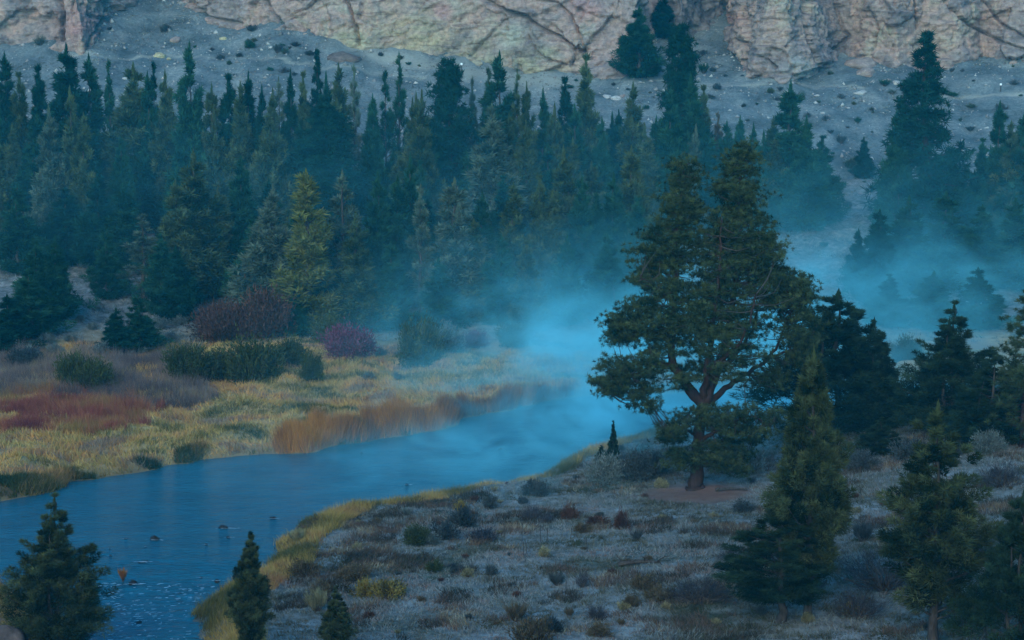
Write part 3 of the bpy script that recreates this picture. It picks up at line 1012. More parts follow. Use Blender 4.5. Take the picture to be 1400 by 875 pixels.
TREES = [
    # back row against the scree
    (13, 72, 300, 30, 'F', 'dark', None), (32, 100, 300, 24, 'J', 'olive', None), (58, 92, 300, 24, 'F', 'dark', None), (72, 143, 345, 26, 'J', 'grey', None),
    (97, 60, 310, 40, 'F', 'dark', 'tall dark conifer rising to the foot of the pinkish rock slab'), (127, 74, 300, 34, 'F', 'green', None), (101, 118, 330, 16, 'S', 'olive', None),
    (153, 80, 300, 16, 'T', 'green', None), (187, 86, 305, 40, 'J', 'olive', 'broad olive conifer beneath the two yellowish boulders on the scree'), (206, 98, 308, 26, 'J', 'green', None), (214, 84, 295, 14, 'T', 'dark', None),
    (230, 96, 310, 26, 'J', 'olive', None), (119, 155, 350, 18, 'S', 'olive', None), (264, 57, 320, 30, 'F', 'green', 'tallest needle-thin spire topping the forest edge above the round-topped pine'),
    (293, 114, 320, 22, 'J', 'olive', None), (316, 104, 315, 26, 'F', 'dark', None), (343, 98, 315, 24, 'F', 'dark', None), (332, 112, 325, 24, 'J', 'olive', None),
    (361, 116, 320, 14, 'S', 'dark', None), (376, 120, 330, 26, 'J', 'olive', None), (384, 104, 315, 18, 'T', 'grey', None), (400, 95, 315, 20, 'F', 'dark', None),
    (417, 100, 320, 20, 'J', 'olive', None), (435, 70, 300, 22, 'P', 'dark', 'thin dark pine with a gappy crown behind the clumpy round-topped pine'), (448, 98, 300, 24, 'J', 'green', None), (465, 86, 300, 22, 'J', 'olive', None), (486, 86, 300, 13, 'T', 'grey', None),
    (452, 146, 330, 54, 'C', 'dark', 'broad round-topped dark pine with clumped boughs amid the forest'),
    (511, 128, 310, 20, 'J', 'green', None), (528, 96, 305, 17, 'T', 'green', None), (547, 70, 300, 17, 'T', 'green', 'thin see-through spire standing clear against bare scree'), (570, 126, 320, 18, 'S', 'olive', None), (578, 122, 330, 22, 'J', 'olive', None),
    (614, 84, 320, 40, 'C', 'dark', 'tall dark clumpy pine standing out mid-forest, blackest of its row'),
    (646, 104, 310, 13, 'T', 'grey', None), (668, 92, 300, 14, 'T', 'olive', None), (683, 70, 310, 36, 'F', 'green', 'sharp-pointed conifer whose tip reaches the cliff base crack'), (707, 92, 310, 15, 'T', 'olive', None), (720, 112, 320, 20, 'J', 'olive', None),
    (673, 142, 355, 40, 'J', 'grey', 'feathery grey-olive conifer standing just before the sharp-pointed tree'), (696, 156, 350, 15, 'S', 'olive', None), (719, 164, 360, 20, 'S', 'olive', None),
    (742, 120, 315, 24, 'J', 'green', None), (772, 108, 305, 22, 'F', 'dark', None), (800, 76, 315, 30, 'J', 'olive', 'tall olive conifer with slim tip overlapping the lower cliff face'), (758, 140, 330, 22, 'J', 'olive', None),
    (785, 142, 330, 20, 'S', 'green', None), (864, 112, 320, 26, 'J', 'olive', None), (845, 150, 315, 22, 'F', 'dark', None), (822, 160, 330, 22, 'J', 'green', None), (880, 168, 335, 26, 'J', 'olive', None),
    (896, 158, 320, 20, 'J', 'green', None), (930, 36, 300, 36, 'C', 'dark', 'tall dark pine in front of the gully mouth'), (915, 120, 330, 30, 'J', 'green', None), (942, 100, 320, 30, 'J', 'green', None), (960, 118, 315, 22, 'J', 'olive', None), (950, 170, 330, 22, 'J', 'grey', None),
    (980, 152, 305, 12, 'T', 'brown', 'slim brownish half-dead conifer at the edge of the bare scree'), (992, 165, 310, 22, 'J', 'green', None), (1010, 158, 312, 20, 'J', 'green', None), (1028, 168, 312, 20, 'J', 'green', None),
    (1078, 112, 316, 40, 'J', 'green', 'tallest of the green junipers clustered behind the old twin-topped pine'), (1055, 160, 315, 26, 'J', 'olive', None), (1100, 158, 315, 28, 'J', 'green', None), (1122, 186, 308, 26, 'J', 'green', None), (1042, 178, 318, 22, 'J', 'green', None),
    (1263, 44, 335, 66, 'P', 'dark', 'very tall dark spire pine alone on the bare scree'), (1222, 150, 330, 24, 'J', 'green', None), (1300, 210, 335, 30, 'J', 'green', None), (1180, 186, 245, 13, 'J', 'dark', 'small dark conical conifer alone on the scree beside the very tall pine'),
    (1362, 138, 325, 26, 'J', 'green', None), (1378, 165, 330, 26, 'J', 'olive', None), (1396, 150, 325, 30, 'J', 'green', None), (1340, 190, 320, 22, 'J', 'green', None), (1418, 190, 330, 34, 'J', 'green', None),
    (1200, 286, 420, 30, 'J', 'dark', 'dark juniper with smaller companion, half veiled by blue mist'), (1172, 312, 400, 16, 'J', 'dark', None), (1240, 268, 400, 38, 'J', 'green', None), (1290, 262, 395, 40, 'J', 'green', None), (1340, 280, 400, 34, 'J', 'green', None), (1385, 270, 395, 38, 'J', 'green', None), (1215, 375, 445, 26, 'J', 'green', None), (1275, 370, 450, 32, 'J', 'green', None), (1335, 365, 450, 30, 'J', 'green', None),
    # cliff and gully trees
    (873, 8, 106, 26, 'J', 'green', 'leafy green conifer growing right against the cliff wall beside the gully'), (892, 62, 104, 12, 'J', 'dark', 'little dark conifer tucked beside the tree against the cliff wall'), (906, -14, 52, 16, 'F', 'dark', 'dark conifer high inside the narrow gully'),
    # middle rows
    (27, 250, 372, 30, 'J', 'green', None), (92, 255, 362, 34, 'J', 'dark', None), (70, 290, 365, 18, 'J', 'dark', None), (137, 232, 365, 28, 'J', 'dark', None), (172, 246, 370, 30, 'J', 'green', None), (50, 200, 335, 26, 'J', 'green', None),
    (197, 292, 408, 28, 'T', 'grey', 'pale sparse juniper showing its bare grey stem above the scrubby slope'), (243, 246, 410, 32, 'J', 'olive', None), (268, 206, 405, 46, 'J', 'olive', 'wide bushy olive juniper directly behind the red-brown thicket'), (300, 258, 400, 34, 'J', 'olive', None),
    (332, 214, 385, 30, 'J', 'green', None), (376, 252, 440, 42, 'J', 'grey', 'grey-green pyramid juniper leaning close beside the yellow-green spire tree'), (345, 300, 430, 28, 'J', 'green', None), (421, 232, 455, 32, 'S', 'yellow', 'slender yellow-green spire tree, brightest of the forest front'),
    (470, 232, 445, 34, 'T', 'grey', None), (488, 290, 455, 34, 'J', 'olive', None), (455, 300, 440, 26, 'J', 'green', None), (405, 390, 462, 20, 'J', 'green', None),
    (518, 235, 430, 22, 'S', 'green', None), (545, 240, 420, 22, 'S', 'green', None), (562, 210, 410, 24, 'J', 'green', None), (576, 252, 440, 22, 'T', 'grey', 'bare-trunked thin conifer with ghostly drooping twigs by the mist edge'), (622, 244, 435, 42, 'J', 'grey', 'broad pale olive juniper with pointed top under the blackest pine'), (648, 300, 440, 30, 'J', 'olive', None), (660, 262, 420, 30, 'J', 'green', None),
    (702, 250, 425, 22, 'S', 'olive', None), (738, 240, 425, 24, 'J', 'olive', None), (770, 200, 400, 34, 'J', 'olive', None), (755, 262, 425, 22, 'S', 'olive', None), (795, 240, 410, 26, 'J', 'green', None), (862, 200, 390, 34, 'J', 'olive', None), (838, 236, 400, 26, 'J', 'green', None), (874, 244, 400, 22, 'J', 'olive', None), (815, 262, 405, 22, 'J', 'green', None),
    (685, 318, 445, 26, 'J', 'green', None), (720, 330, 450, 24, 'J', 'olive', None), (775, 320, 445, 26, 'J', 'green', None), (830, 320, 440, 26, 'J', 'green', None), (535, 330, 452, 28, 'J', 'green', None), (600, 350, 455, 26, 'J', 'green', None),
    (148, 312, 408, 22, 'J', 'green', None), (222, 318, 428, 24, 'J', 'green', None), (242, 335, 440, 24, 'J', 'dark', None),
    # front left cluster
    (52, 330, 440, 28, 'J', 'green', 'pointed green juniper of the front left cluster, joined with its twin spire'), (78, 322, 438, 26, 'J', 'green', 'pointed twin spire rising highest in the front left juniper cluster'), (42, 366, 462, 30, 'J', 'green', 'plump green juniper in front of the twin spires'), (12, 402, 482, 30, 'J', 'dark', 'dark low juniper at the picture edge by the twin spires'),
    (160, 420, 484, 20, 'J', 'dark', 'small rounded dark juniper beside a slightly taller one on the pale slope'), (190, 402, 480, 22, 'J', 'green', 'small pointed juniper, taller of the pair on the pale slope'),
]
FLM = [('the yellow-green spire tree', 421, 340), ('the blackest tall pine', 614, 190), ('the round-topped clumpy pine', 452, 230), ('the tallest needle spire', 264, 100),
       ('the pale sparse juniper', 197, 345), ('the gully-mouth pine', 930, 110), ('the very tall scree pine', 1263, 180), ('the twin-topped old pine', 980, 300), ('the grey-olive feathery conifer', 673, 230),
       ('the pinkish rock slab', 112, 70), ('the sharp-pointed conifer', 683, 90), ('the twin spires', 65, 330), ('the white-topped post', 1368, 120), ('the slim-tipped olive conifer', 800, 120), ('the wide olive juniper', 268, 300), ('the ghostly bare-trunked conifer', 576, 340)]
DESC = {('J', 'dark'): 'dark bushy conifer', ('J', 'green'): 'green bushy conifer', ('J', 'olive'): 'olive bushy conifer', ('J', 'grey'): 'grey-green bushy conifer', ('S', 'olive'): 'slender olive conifer', ('S', 'green'): 'slender green conifer', ('S', 'dark'): 'slender dark conifer',
        ('T', 'green'): 'thin sparse green conifer', ('T', 'dark'): 'thin sparse dark conifer', ('T', 'grey'): 'thin sparse grey conifer', ('T', 'olive'): 'thin sparse olive conifer', ('F', 'dark'): 'dark pointed conifer', ('F', 'green'): 'green pointed conifer'}
autos = []
for (u, vt, vb, hw, k, ti, lab) in TREES:
    o = plant_tree(u, vt, vb, hw, k, ti, lab, GROUPF)
    if lab is None:
        autos.append({'o': o, 'px': (u, vt * 0.7 + vb * 0.3), 'desc': DESC[(k, ti)]})
# the crowd between them
rf = np.random.default_rng(21)
spots = []
for tries in range(4000):
    if len(spots) >= 64:
        break
    u = rf.uniform(-25, 1010)
    vb = rf.uniform(292, 415)
    if u < 230 and vb > 366:
        continue
    if u > 880 and vb > 335:
        continue
    if any(((u - a) / 22) ** 2 + ((vb - b_) / 12) ** 2 < 1 for a, b_ in spots):
        continue
    spots.append((u, vb))
for (u, vb) in spots:
    h = rf.uniform(95, 165) * (1.0 if vb < 350 else 0.9)
    k = rf.choice(['J', 'J', 'J', 'S', 'F'])
    ti = {'J': rf.choice(['green', 'olive', 'dark']), 'S': rf.choice(['green', 'olive']), 'F': rf.choice(['dark', 'green'])}[k]
    o = plant_tree(u, vb - h, vb, rf.uniform(19, 30) * (0.6 if k == 'S' else 1), k, ti, None, GROUPF)
    autos.append({'o': o, 'px': (u, vb - h * 0.7), 'desc': DESC[(k, ti)]})
auto_label(autos, FLM)

# ------------------------------------------------------------------ near trees
NEARG = 'junipers on the near bank'
plant_tree(1143, 393, 592, 74, 'ND', 'neardark', 'dense dark juniper with pointed top close behind the tall foreground juniper', NEARG)
plant_tree(1192, 432, 590, 36, 'ND', 'neardark', 'narrower dark juniper leaning against the dense pointed one behind it', NEARG)
plant_tree(1106, 470, 846, 64, 'NJ', 'nearolive', 'tall olive-topped juniper with open crown near the old pine', NEARG)
plant_tree(1066, 690, 850, 78, 'NO', 'neardark', 'low dark spreading juniper on a grey trunk under the tall olive-topped one', NEARG)
plant_tree(1274, 545, 890, 82, 'NR', 'nearolive', 'open ragged juniper with bare lower trunk and patchy olive crown', NEARG)
plant_tree(1300, 412, 592, 56, 'ND', 'neardark', 'dense dark double-tipped juniper on the rise above the ragged one', NEARG)
plant_tree(1355, 480, 610, 50, 'ND', 'neardark', 'squat dark juniper between the double-tipped one and the edge pine', NEARG)
plant_tree(1402, 388, 610, 56, 'NP', 'pine', 'dark pine cut by the picture edge beside the squat juniper', 'pines on the near bank')
plant_tree(1392, 668, 910, 58, 'ND', 'neardark', 'shadowy dark juniper filling the bottom corner beside the ragged one', NEARG)
plant_tree(1204, 568, 624, 26, 'ND', 'neardark', 'small dark cone-shaped juniper beside the frosted flat rock', NEARG)
plant_tree(838, 574, 642, 12, 'NS', 'neardark', 'tiny slim spire conifer on the bank beside the river', 'young conifers on the bank')
plant_tree(822, 608, 640, 16, 'NS', 'neardark', 'stubby young conifer at the foot of the tiny slim spire', 'young conifers on the bank')
plant_tree(80, 675, 878, 54, 'ND', 'nearolive', 'dark bushy juniper with pale bare stems beside the brown boulder', NEARG)
plant_tree(345, 726, 905, 36, 'NJ', 'nearolive', 'upright feathery juniper at the river bend in front of the grassy bank', NEARG)
plant_tree(461, 800, 900, 27, 'NJ', 'nearolive', 'low young juniper cut by the bottom edge beside the golden shrubs', NEARG)

# ------------------------------------------------------------------ the old twin-topped pine
rp = np.random.default_rng(5)
px0, py0, pz0 = PINE
root = bpy.data.objects.new('old_pine_tree', None)
C.objects.link(root)
root.location = (px0, py0, pz0)
tag(root, 'massive twin-topped old pine with reddish trunk and twisted limbs by the river', 'tree')


def P3(u, v, dy=0.0):
    y = py0 + dy
    z = z_at(y, v)
    dep = y * CP - (z - CAMZ) * SP
    return np.array([(u - 700) / F * dep - px0, dy, z - pz0])


SK = {
    'trunk': [([(951, 676, 0), (952, 662, 0), (953, 640, 0), (955, 610, 0), (957, 585, 0), (960, 560, 0), (962, 545, 0)], 1.0, 0.62),
              ([(961, 552, 0), (946, 536, -.3), (934, 522, -.5), (922, 503, -.8), (916, 465, -1), (921, 418, -1), (925, 376, -.8), (928, 311, -.6), (933, 262, -.4), (935, 226, -.3)], 0.50, 0.06),
              ([(961, 552, 0), (969, 530, .2), (977, 508, .5), (991, 477, .8), (997, 441, 1.0), (1005, 388, 1.0), (1010, 299, .8), (1013, 240, .6), (1014, 204, .5)], 0.55, 0.06),
              ([(962, 548, 0), (966, 510, -.6), (972, 465, -1.2), (978, 418, -1.5), (984, 360, -1.6), (986, 300, -1.5)], 0.34, 0.06)],
    'limb': [([(964, 552, 0), (985, 538, .8), (1008, 519, 1.6), (1030, 505, 2.2), (1052, 488, 2.6), (1068, 460, 2.8), (1084, 424, 2.6)], 0.34, 0.06),
             ([(922, 503, -.8), (905, 497, -1.4), (889, 501, -2.0), (870, 510, -2.2), (850, 521, -2.4), (826, 537, -2.4)], 0.22, 0.04),
             ([(916, 465, -1), (897, 452, -.2), (877, 447, .6), (860, 438, 1.4), (846, 434, 2.0)], 0.20, 0.04),
             ([(977, 508, .5), (1000, 490, 2.4), (1018, 468, 3.6), (1030, 440, 4.4), (1044, 400, 4.6)], 0.24, 0.05),
             ([(966, 510, -.6), (990, 488, -2.4), (1010, 470, -3.6), (1024, 440, -4.2), (1034, 402, -4.4)], 0.24, 0.05),
             ([(921, 418, -1), (905, 400, -2.2), (888, 388, -3.0), (874, 376, -3.4)], 0.18, 0.04),
             ([(1052, 488, 2.6), (1075, 482, 2.2), (1098, 478, 2.0)], 0.14, 0.04),
             ([(955, 605, 0), (975, 592, -1.2), (1000, 576, -2.4), (1030, 570, -3.0), (1050, 580, -3.2)], 0.22, 0.04),
             ([(954, 628, 0), (975, 618, 1.0), (990, 600, 1.6), (1010, 590, 2.0), (1036, 600, 2.2)], 0.22, 0.04),
             ([(955, 600, 0), (938, 588, -.8), (924, 584, -1.4), (912, 590, -1.8)], 0.14, 0.03)],
}
skpts = []
tb = Bag()
limb_bags = []
for part, lst in SK.items():
    for pi, (pl, r0, r1) in enumerate(lst):
        pts = resample([P3(*p) for p in pl], len(pl) * 4)
        q = np.linspace(0, 1, len(pts))
        jit = rp.normal(size=pts.shape) * 0.06 * (q > 0.05)[:, None]
        pts = pts + jit
        rr = r0 + (r1 - r0) * q ** (0.8 if part == 'trunk' else 0.7)
        if pi == 0 and part == 'trunk':
            rr = rr * (0.62 + 0.5 * np.exp(-q * 9))
        V, q_ = tube(pts, rr, 10, 0.07, 300 + pi)
        if part == 'trunk':
            tb.add(V, q_)
        else:
            bgl = Bag()
            bgl.add(V, q_)
            limb_bags.append(bgl)
        if not (part == 'trunk' and pi == 0):
            skpts.append(pts)
# crown lobes in photo pixels: centre, half sizes, depth centre and half depth (m), clump count
LOBES = [(934, 240, 22, 26, -.3, 1.3, 26), (928, 282, 32, 34, -.5, 1.9, 44), (918, 335, 42, 38, -.6, 2.6, 60), (905, 392, 44, 38, -.8, 3.2, 62), (880, 440, 46, 30, -.4, 3.4, 56), (855, 462, 24, 20, .6, 2.2, 18),
         (880, 505, 44, 24, -1.8, 2.6, 40), (842, 530, 30, 16, -2.3, 1.6, 26), (884, 545, 26, 20, -2.0, 1.8, 22),
         (1013, 222, 26, 26, .5, 1.5, 32), (1012, 268, 38, 34, .7, 2.2, 54), (1018, 320, 44, 38, .9, 2.9, 66), (1024, 372, 50, 36, .9, 3.4, 66), (1060, 400, 44, 34, 1.8, 3.2, 54), (1088, 428, 28, 40, 2.4, 2.6, 40), (1090, 480, 24, 26, 2.2, 2.4, 26),
         (978, 372, 34, 48, -.6, 2.6, 50), (968, 338, 22, 30, .8, 1.8, 22), (975, 400, 40, 30, 2.2, 1.4, 22), (944, 300, 24, 30, .6, 1.6, 18), (990, 300, 20, 30, .2, 1.6, 18), (938, 520, 26, 14, -2.4, 1.0, 10), (1000, 510, 34, 14, -2.6, 1.0, 12), (975, 425, 48, 40, -1.0, 3.4, 60), (1015, 445, 46, 30, -.6, 3.8, 44), (940, 455, 34, 34, -1.2, 2.8, 36), (1050, 520, 34, 16, 1.6, 2.4, 18), (905, 470, 28, 22, -.8, 2.2, 20),
         (1020, 575, 48, 26, -2.6, 2.2, 46), (1010, 605, 42, 24, 1.9, 1.8, 36), (922, 592, 22, 18, -1.8, 1.4, 22), (962, 572, 34, 16, -1.6, 1.4, 22), (985, 622, 38, 18, -1.0, 1.6, 24), (932, 628, 24, 18, -1.2, 1.2, 20), (1000, 640, 34, 14, -.8, 1.4, 18), (950, 500, 40, 24, 1.6, 1.6, 22), (852, 448, 30, 22, 0, 2.2, 26), (838, 512, 26, 26, -1.4, 1.8, 26), (1098, 455, 22, 46, 1.6, 2.2, 34), (1075, 395, 36, 26, .6, 3.0, 34), (985, 470, 36, 22, -3.0, 1.2, 20), (930, 430, 40, 30, -2.8, 1.4, 26), (1030, 490, 40, 16, -2.0, 1.6, 18), (1045, 350, 32, 30, 0, 2.6, 26), (885, 360, 26, 30, 0, 2.2, 20)]
allsk = np.concatenate(skpts)
cl = []
for (cu, cv, ru, rv, dc, rd, cnt) in LOBES:
    k = 0
    while k < cnt * 1.15:
        p = rp.uniform(-1, 1, 3)
        rr_ = np.linalg.norm(p)
        if rr_ > 1 or rr_ < 0.35 * rp.random():
            continue
        cl.append(P3(cu + p[0] * ru, cv + p[1] * rv, dc + p[2] * rd))
        k += 1
cl = np.array(cl)
twg = Bag()
B_, R_, T_ = [], [], []
for c in cl:
    dd = np.linalg.norm(allsk - c, axis=1) + np.maximum(0, allsk[:, 2] - c[2]) * 0.8
    a = allsk[np.argmin(dd)]
    mid = (a + c) / 2 + rp.normal(size=3) * 0.15 + np.array([0, 0, -0.10 * np.linalg.norm(c - a)])
    pth = resample([a, mid, c], 5)
    V, q_ = tube(pth, np.linspace(0.055, 0.014, 5), 4)
    twg.add(V, q_)
    nt_ = rp.integers(9, 15)
    off = rp.normal(size=(nt_, 3)) * np.array([0.46, 0.46, 0.22])
    off[:, 2] = np.abs(off[:, 2]) * 0.9 - 0.12
    B_.append(c + off)
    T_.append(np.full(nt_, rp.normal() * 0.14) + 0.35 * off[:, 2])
    R_.append(rp.uniform(0.20, 0.36, nt_))
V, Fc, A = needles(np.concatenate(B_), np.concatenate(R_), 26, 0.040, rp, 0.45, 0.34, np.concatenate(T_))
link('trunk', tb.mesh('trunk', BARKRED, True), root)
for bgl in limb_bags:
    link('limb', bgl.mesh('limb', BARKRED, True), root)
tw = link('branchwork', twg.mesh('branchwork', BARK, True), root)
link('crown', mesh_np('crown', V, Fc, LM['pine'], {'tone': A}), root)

# ------------------------------------------------------------------ shrubs
SH = {
    'dome': [shrub(400 + i, 'dome', 30, 55, (0.19, 0.060)) for i in range(4)],
    'bush': [shrub(420 + i, 'dome', 90, 75, (0.13, 0.045)) for i in range(3)],
    'spray': [shrub(440 + i, 'spray', 46, 40, (0.30, 0.025)) for i in range(3)],
    'twig': [shrub(460 + i, 'dome', 60, 16, (0.30, 0.020)) for i in range(2)],
}
SNAME = {'dome': 'sage_shrub', 'bush': 'bush', 'spray': 'grass_clump', 'twig': 'bare_brush'}


def plant_shrub(u, vb, hw, h, form, tint, label=None, group=None, name=None, parts=True):
    x, y, z = ground(u, vb)
    R = hw * y / F
    H = h * y / F
    k = CNT.get('s' + form, 0)
    CNT['s' + form] = k + 1
    fol, st = SH[form][k % len(SH[form])]
    r = bpy.data.objects.new(name or SNAME[form], None)
    C.objects.link(r)
    r.empty_display_size = 0.3
    r.location = (x, y + R * 0.5, float(height(np.array([x]), np.array([y + R * 0.5]))[0]) - 0.04)
    r.rotation_euler = (0, 0, rngG.uniform(0, 6.28))
    r.scale = (R, R, H)
    tag(r, label, 'shrub', group)
    link('foliage', fol, r, None, LM[tint])
    if parts:
        link('stems', st, r, None, TWIG)
    return r


BG = 'bushes on the far bank'
for a in [
    (300, 470, 40, 48, 'bush', 'redbrown', 'rusty red-brown bush behind the low green bushes'), (358, 472, 46, 56, 'bush', 'redbrown', 'larger dark red-brown bush joined to the rusty one before the forest'),
    (252, 524, 36, 44, 'bush', 'bush', 'dark green bush with reddish side at the tail of the long hedge'), (296, 524, 32, 40, 'bush', 'bush', 'low dark green bush in the middle of the three below the red-brown pair'),
    (342, 527, 44, 54, 'bush', 'bush', 'largest rounded olive-green bush below the red-brown pair'), (96, 536, 26, 46, 'bush', 'bush', 'upright dark bush merging with a rounder one in reddish grass'), (124, 538, 30, 40, 'bush', 'bush', 'round dark green bush alone in the reddish grass'),
    (475, 491, 37, 38, 'bush', 'purple', 'purple-red rounded bush at the edge of the mist'), (425, 524, 17, 38, 'bush', 'bush', 'small upright olive bush on the golden bank'), (396, 503, 28, 36, 'bush', 'bush', 'mid green bush right behind the small upright olive one'),
    (576, 505, 34, 55, 'bush', 'bush', 'tall blue-green bush fading into the mist'), (650, 478, 18, 20, 'bush', 'purple', 'faint pinkish bush deep in the mist'), (612, 485, 26, 34, 'bush', 'sage', 'pale bush behind the tall misty blue-green one'),
    (1242, 492, 24, 32, 'bush', 'bush', 'blue-green bush in mist beyond the dense dark junipers'), (700, 478, 26, 28, 'bush', 'bush', 'dim low bush inside the thickest mist'), (445, 470, 22, 30, 'bush', 'bush', 'low dark bush between red-brown bushes and the purple one'),
    (30, 505, 26, 24, 'bush', 'sagedark', 'grey bush at the picture edge above red grass'),
]:
    plant_shrub(a[0], a[1], a[2], a[3], a[4], a[5], a[6], BG)
SGL = [('the round dark green bush', 124, 515), ('the small juniper pair', 175, 450), ('the twin spires', 65, 400), ('the rusty red-brown bush', 300, 450), ('the purple-red bush', 475, 472), ('the mist-edge bare trunk', 576, 420)]
lst = []
rs = np.random.default_rng(33)
for (u, v, w_) in [(38, 492, 14), (75, 486, 13), (135, 486, 15), (182, 490, 15), (110, 440, 8), (125, 452, 9), (128, 425, 9), (145, 408, 9), (105, 418, 8), (215, 420, 13), (235, 428, 12), (170, 380, 12), (148, 372, 10), (20, 330, 10), (130, 385, 11), (218, 450, 14), (245, 446, 12), (232, 470, 14),
                  (500, 478, 12), (520, 488, 11), (545, 492, 9), (62, 470, 12), (95, 470, 10), (160, 396, 10), (115, 368, 10), (505, 522, 10), (543, 520, 9)]:
    o = plant_shrub(u, v, w_, w_ * 1.05, 'dome', 'sage', None, 'pale sage shrubs at the forest foot')
    lst.append({'o': o, 'px': (u, v), 'desc': 'pale grey sage shrub at the forest foot'})
auto_label(lst, SGL)

